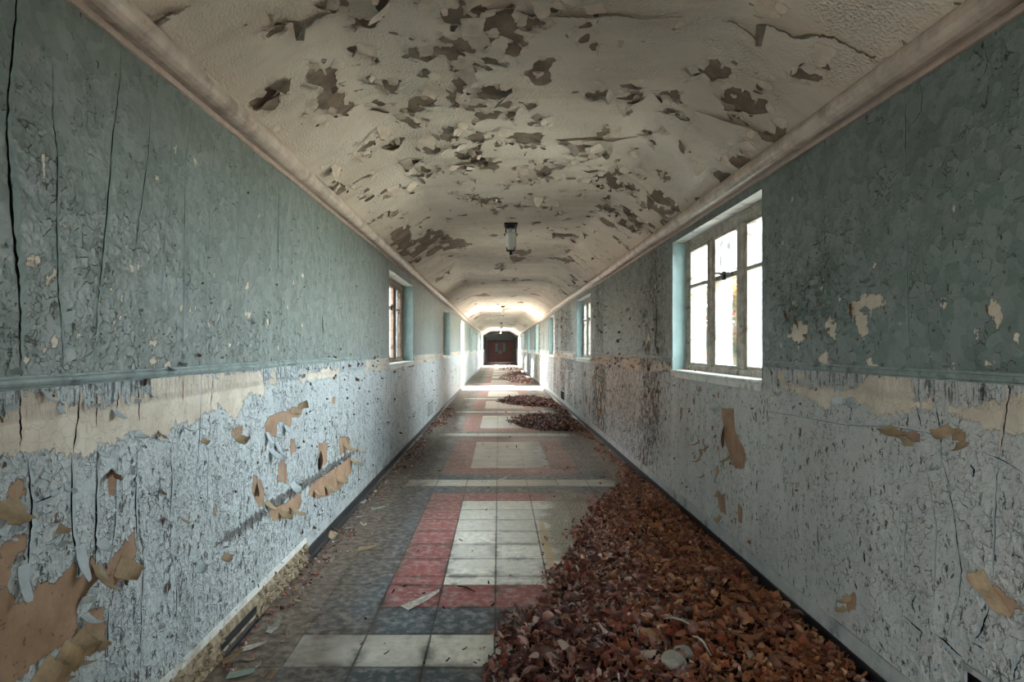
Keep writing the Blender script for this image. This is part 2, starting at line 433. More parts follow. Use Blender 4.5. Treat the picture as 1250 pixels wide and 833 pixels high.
cream_l += [L(crop(p, 2.976, 0, 0)) for p in [[(145, 600), (160, 575), (168, 605), (158, 640)], [(700, 575), (725, 580), (712, 605)], [(628, 535), (645, 530), (640, 565)], [(930, 790), (942, 785), (940, 805)], [(560, 640), (572, 640), (570, 655)], [(225, 818), (248, 822), (240, 830)]]]
for k in range(70):                                                 # the smaller chips
    x = random.uniform(-40, 380); y = random.uniform(330, 445); cream_l.append(spot(pl, x, y, random.uniform(.5, 2.2), random.uniform(1, 3.2)))
cream_r = [R(c2(p)) for p in [
    [(340, 520), (370, 520), (380, 560), (470, 570), (640, 580), (690, 530), (840, 520), (850, 620), (930, 620), (920, 670), (870, 660), (740, 680), (690, 650), (640, 620), (560, 620), (540, 650), (430, 600), (380, 580)],
    [(955, 630), (1100, 640), (1250, 590), (1400, 560), (1400, 780), (1250, 750), (1160, 745), (1060, 700), (970, 670)],
    [(615, 290), (660, 235), (740, 230), (745, 280), (700, 290), (680, 350), (680, 400), (660, 400), (640, 350)],
    [(390, 390), (430, 310), (468, 360), (440, 420)], [(530, 440), (545, 490), (500, 480)], [(415, 515), (450, 510), (455, 550), (420, 548)],
    [(1115, 250), (1155, 250), (1160, 300), (1190, 320), (1150, 370), (1130, 310)], [(945, 260), (985, 260), (965, 280)], [(670, 470), (715, 490), (690, 505), (670, 500)], [(955, 490), (990, 490), (985, 515)],
    [(675, 175), (700, 180), (690, 205)], [(655, 30), (670, 35), (662, 60)], [(700, 130), (715, 125), (705, 155)], [(510, 215), (535, 215), (540, 235)], [(540, 310), (570, 350), (565, 400), (530, 360)], [(405, 260), (430, 265), (415, 280)]]]
for k in range(60):
    x = random.uniform(935, 1250); y = random.uniform(200, 450); cream_r.append(spot(pr, x, y, random.uniform(.5, 2.3), random.uniform(.8, 3)))
brown_l = [L(c3(p)) for p in [
    [(-60, 480), (0, 490), (60, 500), (50, 555), (130, 517), (140, 460), (215, 467), (275, 380), (295, 445), (350, 360), (370, 450), (295, 530), (285, 590), (300, 640), (240, 700), (170, 740), (100, 790), (60, 833), (20, 900), (-60, 900)],
    [(-60, 340), (0, 320), (105, 268), (107, 340), (60, 370), (20, 490), (-60, 490)], [(390, 395), (500, 265), (510, 345), (470, 440), (395, 500)],
    [(25, 85), (90, 65), (105, 160), (30, 150)], [(390, 60), (430, 45), (437, 135), (405, 140)], [(200, 215), (222, 190), (225, 230), (200, 255)],
    [(330, 560), (390, 540), (390, 690), (320, 710), (310, 640)]]]
brown_l += [L(c4(p)) for p in [
    [(430, 205), (460, 150), (560, 110), (650, 85), (680, 105), (655, 155), (600, 155), (605, 235), (560, 190), (520, 180), (500, 280), (445, 265)],
    [(590, 290), (620, 290), (635, 370), (595, 395)], [(550, 395), (570, 470), (575, 545), (590, 590), (515, 565), (520, 450)],
    [(360, 515), (410, 555), (430, 640), (430, 720), (395, 725), (350, 630)], [(770, 320), (825, 310), (830, 440), (780, 490)], [(905, 275), (970, 285), (975, 350), (910, 400)],
    [(740, 560), (890, 470), (985, 390), (985, 500), (910, 610), (800, 670), (700, 650)], [(430, 730), (560, 700), (660, 620), (665, 710), (600, 800), (480, 810)],
    [(220, 215), (290, 215), (295, 265), (225, 275)], [(110, 715), (130, 705), (130, 770), (105, 790)], [(860, 25), (880, 25), (880, 65), (865, 70)], [(915, 690), (960, 670), (960, 710), (930, 720)], [(820, 800), (860, 780), (870, 833), (810, 860)]]]
brown_r = [R(c2(p)) for p in [[(150, 650), (195, 650), (200, 730), (235, 800), (235, 870), (190, 860), (160, 750)], [(790, 725), (870, 735), (870, 785), (800, 760)], [(975, 720), (1040, 720), (1045, 780), (990, 760)], [(0, 645), (10, 650), (8, 690), (0, 690)]]]
brown_r += [R(c5(p)) for p in [[(190, 0), (240, 0), (235, 60), (200, 60)], [(135, 150), (165, 150), (168, 225), (145, 215)], [(210, 190), (230, 195), (225, 260), (212, 255)], [(1115, 510), (1150, 480), (1245, 560), (1200, 595)], [(600, 520), (640, 510), (640, 580), (605, 580)]]]
for k in range(16):                                                 # brown runs further along the right wall
    x = random.uniform(705, 760); y = random.uniform(455, 530); brown_r.append(spot(pr, x, y, random.uniform(.5, 1.6), random.uniform(3, 9)))
for k in range(26):
    x = random.uniform(838, 880); y = random.uniform(470, 610); brown_r.append(spot(pr, x, y, random.uniform(.6, 2.2), random.uniform(2, 6)))
scar_l = [[(2.5, .49), (2.75, .53), (3.6, .535), (5.35, .50), (5.4, .46), (4.4, .462), (3.2, .475)]]

def axis(lo, hi, must, spec):
    """coordinates from lo to hi with a step that depends on the place, keeping the values in must"""
    a = [lo]
    while a[-1] < hi:
        st = next(s for lim, s in spec if a[-1] < lim); a.append(a[-1] + st)
    a = np.array(a[:-1] + [hi])
    for mv in must:
        if lo < mv < hi:
            i = np.argmin(abs(a - mv))
            if abs(a[i] - mv) < 1e-6: continue
            if 0 < i < len(a) - 1 and a[i] not in must: a[i] = mv
            else: a = np.sort(np.append(a, mv))
    return np.unique(a)

def make_wall(name, X, side, openings, cream, brown, scar, mat, label):
    must_y = sorted({v for o in openings for v in o[:2]}); must_z = sorted({v for o in openings for v in o[2:]} | {DADO})
    ys = axis(YB, YE, must_y, [(1.3, .25), (5.6, .022), (9, .04), (16, .08), (30, .2), (99, .5)])
    zs = axis(0, 2.48, must_z, [(9, .022)])
    Y, Z = np.meshgrid(ys, zs, indexing='ij')
    Yf, Zf = Y.ravel(), Z.ravel(); ny, nz = len(ys), len(zs)
    v = np.stack([np.full(Yf.shape, X), Yf, Zf], 1)
    ii, jj = np.meshgrid(np.arange(ny - 1), np.arange(nz - 1), indexing='ij'); ii = ii.ravel(); jj = jj.ravel()
    yc = (ys[ii] + ys[ii + 1]) / 2; zc = (zs[jj] + zs[jj + 1]) / 2
    keep = np.ones(len(ii), bool)
    for a, b, c, d in openings: keep &= ~((yc > a) & (yc < b) & (zc > c) & (zc < d))
    ii, jj = ii[keep], jj[keep]
    q = np.stack([ii * nz + jj, (ii + 1) * nz + jj, (ii + 1) * nz + jj + 1, ii * nz + jj + 1], 1)
    if side > 0: q = q[:, ::-1]
    verts = [tuple(p) for p in v]; faces = [tuple(p) for p in q]; fm = [0] * len(faces)
    o = X + side * THICK
    for a, b, c, d in openings:                                     # reveals
        n = len(verts); verts += [(X, a, c), (X, b, c), (X, b, d), (X, a, d), (o, a, c), (o, b, c), (o, b, d), (o, a, d)]
        for (p, r) in ((0, 1), (1, 2), (2, 3), (3, 0)): faces.append((n + p, n + r, n + r + 4, n + p + 4)); fm.append(2 if p in (0, 2) else 1)
    me = mesh(name, verts, faces, [mat, M['teal'], M['white']], False, fm)
    nv = len(verts); A = np.full(nv, -.15); B = np.full(nv, -.15); S = np.full(nv, -.15); W = np.zeros(nv); k = len(Yf)
    A[:k] = union(cream, Yf, Zf)
    # the worn strip under the dado line goes on along the corridor, patchy
    strip = np.minimum(np.minimum(DADO - .015 - Zf, Zf - (1.13 + .05 * (fbm(Yf * 1.3, Yf * 0, 3) - .5))), .05)
    patch = (fbm(Yf * 2.2, Zf * 2.0, 21 + side) - .47) * .6
    far = np.clip((Yf - 4.6) / 1.5, 0, 1)
    A[:k] = np.maximum(A[:k], np.where(far > 0, np.minimum(strip, patch + .02) + (far - 1) * .1, -.15))
    B[:k] = union(brown, Yf, Zf); S[:k] = union(scar, Yf, Zf) if scar else -.15
    low = np.clip((DADO - Zf) / .05, 0, 1)
    if side < 0: w = .25 + .45 * low * np.clip((1.25 - Zf) * 2, 0, 1) + .25 * np.exp(-((Zf - 1.38) / .14) ** 2) * (Yf < 5)
    else:
        run = fbm(Yf * 1.1, Zf * .35, 40)
        mid = np.clip((Yf - 5.3) / .6, 0, 1)
        w = .22 + .30 * low + mid * (.40 + 3.0 * np.clip(run - .42, 0, .3)) + .45 * np.exp(-((Yf - 3.05) / .45) ** 2 - ((Zf - 1.55) / .3) ** 2)
    W[:k] = w
    for nm, arr in (('cream', A), ('brown', B), ('scar', S), ('wear', W)):
        at = me.attributes.new(nm, 'FLOAT', 'POINT'); at.data.foreach_set('value', arr.astype(np.float32))
    return props(obj(name, me), label, 'wall', None, 'structure')

wall_l = make_wall('wall_left', XL, -1, open_l, cream_l, brown_l, scar_l, M['wall_l'], 'left wall, teal over pale blue paint peeling to cream and brown')
wall_r = make_wall('wall_right', XR, 1, open_r, cream_r, brown_r, None, M['wall_r'], 'right wall, teal darkened as shade over grey flaking paint, above the leaf drift')

# ------------------------------------------------------------------ floor: rows of tiles
rows = []; yy = 2.634; PER = 3.455
kind_rows = [('white', .302), ('black', .304), ('red', .308), ('rect', .135)] + [('rect', .3035)] * 6 + [('red', .305), ('black', .28)]
tot = sum(r[1] for r in kind_rows); kind_rows = [(k, h * PER / tot) for k, h in kind_rows]
y = 2.634 - 3 * PER
while y < YE:
    for k, h in kind_rows:
        if y > YB - .4 and y < YE: rows.append((max(y, YB), min(y + h, YE), k))
        y += h
tilecol = {'w': (240, 238, 228), 'k': (70, 84, 96), 'r': (158, 84, 84), 'o': (128, 120, 108)}
pat = {'white': 'owwwwwwwo', 'black': 'okkkkkkko', 'red': 'okrrrrrko', 'rect': 'okrwwwrko'}
fv, ff, fc, fu, fu2 = [], [], [], [], []
tw = (XR - XL) / 9
for a, b, k in rows:
    for i in range(9):
        x0, x1 = XL + i * tw, XL + (i + 1) * tw; n = len(fv)
        fv += [(x0, a, 0), (x1, a, 0), (x1, b, 0), (x0, b, 0)]; ff.append((n, n + 1, n + 2, n + 3))
        t = random.uniform(.86, 1.1); c = lin(tilecol[pat[k][i]]); c = (c[0] * t, c[1] * t, c[2] * t, 1)
        fc += list(c) * 4; w, h = x1 - x0, b - a
        fu += [0, 0, w, 0, w, h, 0, h]; fu2 += [w, h, 0, h, 0, 0, w, 0]
me = mesh('floor', fv, ff, M['floor'])
at = me.color_attributes.new('tile', 'FLOAT_COLOR', 'CORNER'); at.data.foreach_set('color', np.array(fc, np.float32))
for nm, dat in (('tile_uv', fu), ('tile_uv2', fu2)):
    u = me.uv_layers.new(name=nm); u.data.foreach_set('uv', np.array(dat, np.float32))
props(obj('floor', me), 'corridor floor of black, white and red square tiles in framed panels', 'floor', None, 'structure')

# ------------------------------------------------------------------ ceiling
zs_l, zs_r = 2.42, 2.385
def ceil_z(x):
    o = np.asarray(x, float) - XC
    def raw(o):
        e = np.where(o < 0, zs_l, zs_r)
        return np.where(abs(o) < .84, ZCEIL, ZCEIL - (ZCEIL - e) * (abs(o) - .84) / (1.3725 - .84))
    r = 0; wt = 0
    for d in np.linspace(-.2, .2, 9):
        g = math.exp(-(d / .11) ** 2); r = r + g * raw(np.clip(o + d, -1.3725, 1.3725)); wt += g
    return r / wt
xs = np.linspace(XL - .02, XR + .02, 240)
ysc = axis(YB, YE, [], [(2.0, .3), (6.6, .0125), (10, .03), (18, .08), (99, .4)])
CX, CY = np.meshgrid(xs, ysc, indexing='ij')
CZ = ceil_z(CX)
# places where the film has come down, taken from the picture (x, y, radius in pixels, weight)
clus = [(250, 45, 34, .5), (290, 38, 22, .4), (340, 75, 40, .7), (395, 85, 45, .9), (455, 60, 40, .9), (440, 20, 50, .8), (520, 75, 55, .9), (590, 20, 60, .9), (640, 40, 55, .9), (700, 45, 40, .5), (560, 110, 50, .9), (500, 125, 50, 1), (610, 120, 40, .9), (650, 130, 40, .6),
        (760, 120, 32, 1), (745, 60, 30, .6), (820, 45, 36, 1), (860, 70, 35, .8), (800, 110, 40, .7), (580, 180, 50, 1), (640, 172, 40, 1), (690, 185, 40, .7), (520, 190, 45, .8), (460, 165, 40, .6), (480, 215, 40, .6), (660, 205, 40, .7), (730, 180, 40, .6), (745, 215, 35, .8), (800, 220, 30, .7), (900, 90, 40, .7), (960, 90, 26, .6), (990, 95, 30, .6), (890, 110, 25, .6), (1020, 45, 30, .5), (1075, 12, 34, .7), (1120, 15, 30, .7), (880, 200, 26, .5), (440, 235, 30, .5), (870, 225, 22, .4), (850, 150, 26, .4), (410, 175, 24, .5)]
D = np.zeros(CX.shape)
for x, y, r, w in clus:
    a, b = pc(x, y); rx = r * b / F; ry = max(r * .62 * b * b / (F * (ZCEIL - H)), rx * .6)
    D = np.maximum(D, w * np.exp(-((CX - a) / rx) ** 2 - ((CY - b) / ry) ** 2))
def cells(x, y, seed):
    """one random value per angular cell"""
    ix = np.floor(x); iy = np.floor(y); best = np.full(x.shape, 9e9); val = np.zeros(x.shape)
    for a in (-1, 0, 1):
        for b in (-1, 0, 1):
            px = ix + a + _hash(ix + a, iy + b, seed); py = iy + b + _hash(ix + a, iy + b, seed + 50)
            d = abs(x - px) + .8 * abs(y - py) + .4 * ((x - px) ** 2 + (y - py) ** 2); r = _hash(ix + a, iy + b, seed + 99)
            m = d < best; best = np.where(m, d, best); val = np.where(m, r, val)
    return val
wx = CX + .05 * (fbm(CX * 9, CY * 9, 61, 3) - .5); wy = CY + .06 * (fbm(CX * 9, CY * 9, 67, 3) - .5)
nz_ = .38 * cells(wx * 8, wy * 6.5, 5) + .27 * cells(wx * 20, wy * 17, 6) + .35 * fbm(CX * 5.5, CY * 5, 9, 4)
for ax_ in (0, 1): nz_ = (np.roll(nz_, 1, ax_) + 2 * nz_ + np.roll(nz_, -1, ax_)) / 4
EXP = (nz_ - (.725 - .265 * D)) * .28
far = np.clip((CY - 6) / 3, 0, 1)
EXP = np.where(CY > 5.5, np.maximum(EXP - far * .02, (fbm(CX * 3.0, CY * 1.6, 31, 5) - .70) * .4), EXP)
EXP = np.clip(EXP, -.15, .15)
v = np.stack([CX.ravel(), CY.ravel(), CZ.ravel()], 1); nx, ny = CX.shape
ii, jj = np.meshgrid(np.arange(nx - 1), np.arange(ny - 1), indexing='ij'); ii = ii.ravel(); jj = jj.ravel()
q = np.stack([ii * ny + jj, ii * ny + jj + 1, (ii + 1) * ny + jj + 1, (ii + 1) * ny + jj], 1)
me = mesh('ceiling', v, q, M['ceil'], True)
for nm, arr in (('exposed', EXP), ('wear', np.clip((CY - 5) / 4, 0, 1) * .6)):
    at = me.attributes.new(nm, 'FLOAT', 'POINT'); at.data.foreach_set('value', arr.ravel().astype(np.float32))
ceiling = props(obj('ceiling', me), 'arched cream ceiling with paint peeling off in curled flakes', 'ceiling', None, 'structure')

# ------------------------------------------------------------------ peeling flakes
def flake(p, u, n, w, l, a0, curl, rs, nu=4, nv=5, th=.0012, bow=.3):
    """a curled piece of paint film: hinge at p, runs along u and bends off the surface along n; two skins"""
    p = Vector(p); u = Vector(u).normalized(); n = Vector(n).normalized(); s = n.cross(u).normalized()
    pts = []; pos = Vector((0, 0)); ang = a0; dl = l / nv
    path = [(0.0, 0.0, a0)]
    for k in range(nv):
        pos = pos + Vector((math.cos(ang), math.sin(ang))) * dl; ang += curl / nv; path.append((pos.x, pos.y, ang))
    base = rs.uniform(.75, 1.0); tip = rs.uniform(.25, .9); skew = rs.uniform(-.3, .3)
    v = []; f = []
    jl = [rs.uniform(.72, 1.15) for _ in range(nu + 1)]
    for k in range(nv + 1):
        t = k / nv; ww = w * (base + (tip - base) * t ** 1.5) * (1 + rs.uniform(-.12, .12))
        for i in range(nu + 1):
            c = i / nu - .5
            tt = t * (jl[i] if k == nv else 1)
            x, z, a = path[k]
            if k == nv: x = path[k - 1][0] + (x - path[k - 1][0]) * (jl[i] * 2 - 1); z = path[k - 1][1] + (z - path[k - 1][1]) * (jl[i] * 2 - 1)
            z += bow * ww * (c * c - .25) * -t
            q = p + u * x + n * (z + .002) + s * (c * ww + skew * t * w)
            v.append(q)
    m = len(v); nn = []
    for k in range(nv + 1):
        a = path[k][2]; nn += [(n * math.cos(a) - u * math.sin(a)) * th] * (nu + 1)
    v = v + [v[i] - nn[i] for i in range(m)]
    W = nu + 1; fm = []
    for k in range(nv):
        for i in range(nu):
            a = k * W + i; f.append((a, a + 1, a + W + 1, a + W)); fm.append(0)
            f.append((m + a, m + a + W, m + a + W + 1, m + a + 1)); fm.append(1)
    ring = [i for i in range(W)] + [k * W + nu for k in range(1, nv + 1)] + [nv * W + i for i in range(nu - 1, -1, -1)] + [k * W for k in range(nv - 1, 0, -1)]
    for a, b in zip(ring, ring[1:] + ring[:1]): f.append((b, a, m + a, m + b)); fm.append(0)
    return v, f, fm

rs = random.Random(5)
cand = []
gx = np.gradient(EXP, axis=0) / (xs[1] - xs[0]); gy = np.gradient(EXP, axis=1) / np.gradient(ysc)[None, :]
bnd = (abs(EXP) < .010) & (CY > 2.2) & (CY < 13)
idx = np.argwhere(bnd); RNG.shuffle(idx)
taken = []
cellmap = {}
for i, j in idx:
    x, yv, D0 = CX[i, j], CY[i, j], D[i, j]
    rad = (.026 if yv < 6 else .06)
    key = (int(x / rad), int(yv / rad))
    if any((key[0] + a, key[1] + b) in cellmap for a in (-1, 0, 1) for b in (-1, 0, 1)): continue
    cellmap[key] = 1
    g = math.hypot(gx[i, j], gy[i, j])
    if g < 1e-4: continue
    edge = rs.random() < .62                               # a lifted edge of sound film, or a piece hanging over the bare patch
    if edge: w = rs.choice([rs.uniform(.03, .06), rs.uniform(.05, .12)]); l = w * rs.uniform(.35, .8)
    else: w = rs.uniform(.055, .13) if rs.random() < .16 * (.4 + D0) else rs.uniform(.015, .05); l = w * rs.uniform(.5, 1.1)
    cand.append((w * l / yv ** 2, x, yv, gx[i, j] / g, gy[i, j] / g, w, l, edge))
cand.sort(reverse=True)
def ceil_n(x):
    e = .01; dz = (float(ceil_z(x + e)) - float(ceil_z(x - e))) / (2 * e); return Vector((dz, 0, -1)).normalized()
stuff = MB(); nind = 0
for sc_, x, yv, ux, uy, w, l, edge in cand[:2600]:
    n = ceil_n(x); u = Vector((ux, uy, 0)); u = (u - n * u.dot(n)).normalized()
    if edge: p = Vector((x, yv, float(ceil_z(x)))) - u * l * .85; a0, cu = rs.uniform(.04, .22), rs.uniform(.1, .9)
    else: p = Vector((x, yv, float(ceil_z(x)))) - u * .010; a0, cu = rs.uniform(.2, 1.0), rs.uniform(-.2, 1.5)
    if not XL + .12 < p.x < XR - .12: continue
    fv_, ff_, fm_ = flake(p, u, n, w, l, a0, cu, rs)
    if nind < 99:
        nind += 1; obj('paint_curl', mesh('paint_curl', fv_, ff_, [M['film_c'], M['back_c']], False, fm_), ceiling)
    else:
        b = len(stuff.v); stuff.v += [tuple(p_) for p_ in fv_]; stuff.f += [tuple(i + b for i in q_) for q_ in ff_]; stuff.m += fm_
o = stuff.build('paint_flakes', [M['film_c'], M['back_c']], ceiling); o['kind'] = 'stuff'

# long lifted seams across the ceiling
def ribbon(pts, wfun, lift, mats, nrm, name, parent):
    v = []; f = []; fm = []
    for i, p in enumerate(pts):
        p = Vector(p); t = (Vector(pts[min(i + 1, len(pts) - 1)]) - Vector(pts[max(i - 1, 0)])).normalized(); n = nrm(p); s = n.cross(t).normalized()
        w = wfun(i / (len(pts) - 1))
        for k, (a, b) in enumerate(((0, .0005), (.35, .25), (.7, .6), (1, 1.0))): v.append(p + s * (a * w) + n * (.001 + b * lift * w))
    for i in range(len(pts) - 1):
        for k in range(3): a = i * 4 + k; f.append((a, a + 1, a + 5, a + 4)); fm.append(0)
    m = len(v)
    v += [q - Vector(nrm(q)) * -.0008 for q in v]
    f += [tuple(reversed([i + m for i in q])) for q in f]; fm += [1] * (len(f) - len(fm))
    return obj(name, mesh(name, v, f, mats, False, fm), parent)
seams = [crop([(430, 45), (520, 35), (600, 30), (680, 60), (800, 60), (900, 65), (990, 55), (1100, 70), (1250, 55)], 2.976, 420, 0),
         crop([(545, 80), (580, 55), (640, 45), (700, 5)], 2.976, 0, 0),
         crop([(880, 408), (930, 400), (980, 360), (1060, 335)], 2.976, 0, 0),
         crop([(150, 65), (200, 62), (330, 90), (410, 135), (500, 130), (560, 135), (640, 180), (700, 210), (765, 225)], 2.976, 830, 0),
         crop([(60, 400), (160, 435), (270, 470), (370, 505)], 2.976, 830, 0),
         crop([(780, 510), (860, 505), (980, 510), (1080, 490)], 2.976, 420, 0), crop([(380, 600), (480, 590), (560, 565)], 2.976, 420, 0),
         crop([(920, 120), (1050, 80), (1150, 40), (1250, 35)], 2.976, 0, 0)]
for s_ in seams:
    pts = []
    for (a, b), (c, d) in zip(s_, s_[1:]):
        for t in np.linspace(0, 1, 9)[:-1]:
            X0, Y0 = pc(a + (c - a) * t, b + (d - b) * t)
            if abs(X0 - XC) > 1.0:                 # on the slope: march along the sight line to the real surface
                dx, dz = (a + (c - a) * t - VX) / F, (VY - b - (d - b) * t) / F
                Y0 = next((q for q in np.arange(.8, 6, .01) if H + dz * q >= float(ceil_z(dx * q))), Y0); X0 = dx * Y0
            X0 = min(max(X0, XL + .1), XR - .1)
            pts.append((X0, Y0 + rs.uniform(-.006, .006), float(ceil_z(X0))))
    ribbon(pts, lambda t: .008 + .035 * math.sin(PI * t) * rs.uniform(.6, 1.2), .55, [M['film_c'], M['back_c']], lambda p: ceil_n(p[0]), 'lifted_seam', ceiling)

# wall curls placed from the picture: (x, y of the hinge, width px, length px, direction in wall, start angle, curl, film, back)
def wall_curl(parent, side, x, y, wpx, lpx, dirdeg, a0, curl, mats, seed=None):
    f_ = pl if side < 0 else pr; Yv, Zv = f_(x, y); s = Yv / F
    n = Vector((1, 0, 0)) if side < 0 else Vector((-1, 0, 0))
    a = math.radians(dirdeg); u = Vector((0, math.cos(a), math.sin(a)))
    r_ = random.Random(seed if seed is not None else int(x * 7 + y))
    v_, f2, fm = flake((XL if side < 0 else XR, Yv, Zv), u, n, wpx * s, lpx * s, a0, curl, r_, 5, 6, .0014, .4)
    return obj('paint_curl', mesh('paint_curl', v_, f2, mats, False, fm), parent)
FB = [M['back_b'], M['film_b']]; BF = [M['film_b'], M['back_b']]; TT = [M['back_t'], M['back_t']]; TB = [M['back_t'], M['film_b']]
for a in [(8, 610, 42, 38, -90, .25, 1.2, TB), (28, 690, 22, 45, -95, .15, .5, BF), (98, 665, 26, 45, -95, .1, .5, BF), (118, 690, 26, 45, -110, .5, .9, TB), (122, 660, 22, 20, -80, .5, 1.4, BF),
          (143, 690, 32, 30, -40, .4, 1.0, TB), (70, 645, 14, 14, -45, .5, 1.2, TB), (138, 575, 12, 24, -170, .5, 1.0, BF), (103, 750, 20, 28, -95, .8, 1.2, BF),
          (48, 815, 46, 34, -60, .5, 1.3, TT), (72, 795, 36, 30, -50, .5, 1.5, TT), (92, 775, 30, 34, -70, .6, 1.3, TT), (110, 770, 34, 30, -80, .5, 1.1, TT), (60, 820, 30, 30, -90, .7, 1.3, TT), (84, 800, 26, 30, -100, .6, 1.5, TT),
          (288, 532, 16, 16, -60, .7, 1.2, TB), (326, 528, 12, 16, -95, .35, .3, BF), (337, 540, 13, 18, -90, .4, .3, BF), (330, 548, 12, 24, -75, .5, 1.0, BF), (356, 590, 14, 14, -60, .5, 1.0, BF), (355, 500, 10, 12, -60, .6, .8, TB), (364, 498, 12, 12, 20, .5, .9, TB), (348, 520, 12, 14, -90, .5, .8, BF),
          (314, 596, 22, 8, 175, .4, .6, BF), (325, 612, 12, 18, -80, .5, .9, TB), (342, 622, 14, 18, -70, .6, 1.0, TB), (355, 618, 12, 20, -90, .6, 1.0, TB), (390, 566, 24, 8, 180, .3, .6, BF), (420, 540, 12, 18, -60, .5, .9, TB), (398, 592, 14, 16, -80, .6, 1.0, TB), (384, 598, 12, 14, -100, .6, 1.0, TB), (412, 582, 12, 14, -60, .6, 1.1, TB),
          (428, 560, 10, 14, -80, .6, 1.0, TB), (436, 545, 8, 14, -80, .6, 1.0, TB), (55, 478, 12, 20, -95, .5, .9, BF), (140, 500, 12, 18, -95, .5, 1.0, BF), (118, 476, 12, 10, -60, .5, 1.1, BF), (195, 528, 10, 12, -130, .5, 1.2, TB), (246, 536, 10, 10, -60, .6, 1.2, TB), (225, 518, 8, 14, -90, .5, 1, BF), (165, 528, 12, 16, -60, .5, 1, BF), (172, 355, 10, 6, -60, .5, .9, BF),
          (202, 632, 10, 10, -120, .6, 1.0, TB), (240, 690, 22, 14, -60, .7, 1.4, BF), (252, 684, 16, 12, -90, .7, 1.5, BF), (205, 718, 18, 10, 170, .4, .8, BF), (272, 678, 12, 12, -60, .6, 1.4, TB), (222, 632, 6, 12, -90, .6, 1.0, TB), (398, 650, 14, 14, -60, .5, 1.0, TT), (404, 640, 10, 12, -120, .5, 1.0, TT)]:
    wall_curl(wall_l, -1, *a)
TF = [M['film_t'], M['back_b']]
for a in [(1096, 524, 32, 18, -70, .7, 1.2, TB), (1110, 545, 22, 18, 80, .5, .8, TB), (1162, 522, 22, 22, -60, .6, 1.0, TB), (1176, 540, 20, 20, -100, .5, 1.2, TB), (1212, 716, 44, 22, -40, .6, 1.3, TB), (1226, 736, 40, 14, -50, .4, 1.0, TB), (1038, 728, 14, 16, -90, .5, 1.2, TB), (1032, 742, 12, 12, -80, .5, 1.4, TB),
          (880, 497, 12, 10, -60, .6, 1.2, BF), (884, 528, 30, 7, 180, .4, .6, BF), (893, 555, 10, 18, -90, .6, .9, TB), (878, 600, 12, 9, -90, .4, .8, TT), (880, 630, 12, 10, -75, .5, .8, TT), (903, 622, 10, 7, -100, .4, .8, TB), (855, 560, 5, 12, -90, .8, 1.2, FB), (860, 580, 5, 10, -90, .8, 1.2, FB), (852, 540, 5, 12, -90, .8, 1.2, FB), (865, 545, 5, 14, -90, .8, 1.0, FB),
          (1040, 384, 26, 10, 175, .4, .8, TF), (1060, 376, 16, 10, -60, .6, 1.2, TF), (974, 396, 20, 8, 170, .5, .9, TF), (962, 390, 14, 8, 150, .5, .9, TF), (1010, 372, 10, 18, -90, .6, 1.2, TF), (1012, 400, 10, 20, -90, .6, 1.2, TF), (1004, 356, 10, 10, -60, .6, 1.2, TF), (1062, 340, 10, 12, -60, .7, 1.2, TF), (1022, 325, 10, 8, -60, .6, 1.2, TF), (1000, 442, 14, 10, -80, .6, 1.2, TF), (1153, 366, 12, 8, -90, .7, 1.3, TF), (1206, 382, 16, 7, 170, .5, .8, TF), (1216, 402, 12, 6, -90, .6, 1.2, TF), (1245, 240, 14, 10, -90, .6, 1.2, TF), (1150, 236, 8, 8, -90, .6, 1.2, TF), (1156, 446, 12, 6, -90, .6, 1.2, TF), (1104, 448, 8, 6, -90, .6, 1.2, TF),
          (1042, 490, 16, 12, -80, .6, 1.2, BF), (1046, 468, 10, 14, -90, .5, 1.2, BF), (954, 478, 12, 10, -90, .5, 1.2, BF)]:
    wall_curl(wall_r, 1, *a)
# the smaller flakes, too many to count
def small_flakes(parent, side, n, fun, mats_u, mats_l):
    out = {0: MB(), 1: MB()}; r_ = random.Random(90 + side)
    P = [fun(r_) for k in range(n)]; py_ = np.array([p[0] for p in P]); pz_ = np.array([p[1] for p in P])
    bare = (union(brown_l if side < 0 else brown_r, py_, pz_) > .004) | (union(cream_l if side < 0 else cream_r, py_, pz_) > .012)
    for k, (Yv, Zv, sz) in enumerate(P):
        if bare[k] or any(a - .02 < Yv < b + .02 and c - .02 < Zv < d + .02 for a, b, c, d in (open_l if side < 0 else open_r)): continue
        nrm = Vector((1, 0, 0)) if side < 0 else Vector((-1, 0, 0)); a = r_.choice([-90, -90, -75, -110, 180, 0]) + r_.uniform(-25, 25); a = math.radians(a)
        w = sz * r_.uniform(.5, 1.2); l = sz * r_.uniform(.5, 1.3)
        v_, f2, fm = flake((XL if side < 0 else XR, Yv, Zv), (0, math.cos(a), math.sin(a)), nrm, w, l, r_.uniform(.2, .9), r_.uniform(0, 1.4), r_, 2, 3, .0012)
        mb = out[1 if Zv > DADO else 0]; b = len(mb.v); mb.v += [tuple(q) for q in v_]; mb.f += [tuple(i + b for i in q) for q in f2]; mb.m += fm
    for kk, mats in ((1, mats_u), (0, mats_l)):
        if out[kk].v: o = out[kk].build('paint_flakes', mats, parent); o['kind'] = 'stuff'
def fl_left(r):
    t = r.random()
    if t < .25: return r.uniform(1.5, 9), r.gauss(1.2, .05), r.uniform(.012, .035)
    if t < .70: return 1.5 + 5 * r.random() ** 1.4, r.uniform(.12, 1.15), r.uniform(.008, .028)
    if t < .85: return 1.5 + 5 * r.random(), r.uniform(1.33, 2.2), r.uniform(.006, .016)
    return r.uniform(6, 20), r.uniform(.1, 1.25), r.uniform(.012, .04)
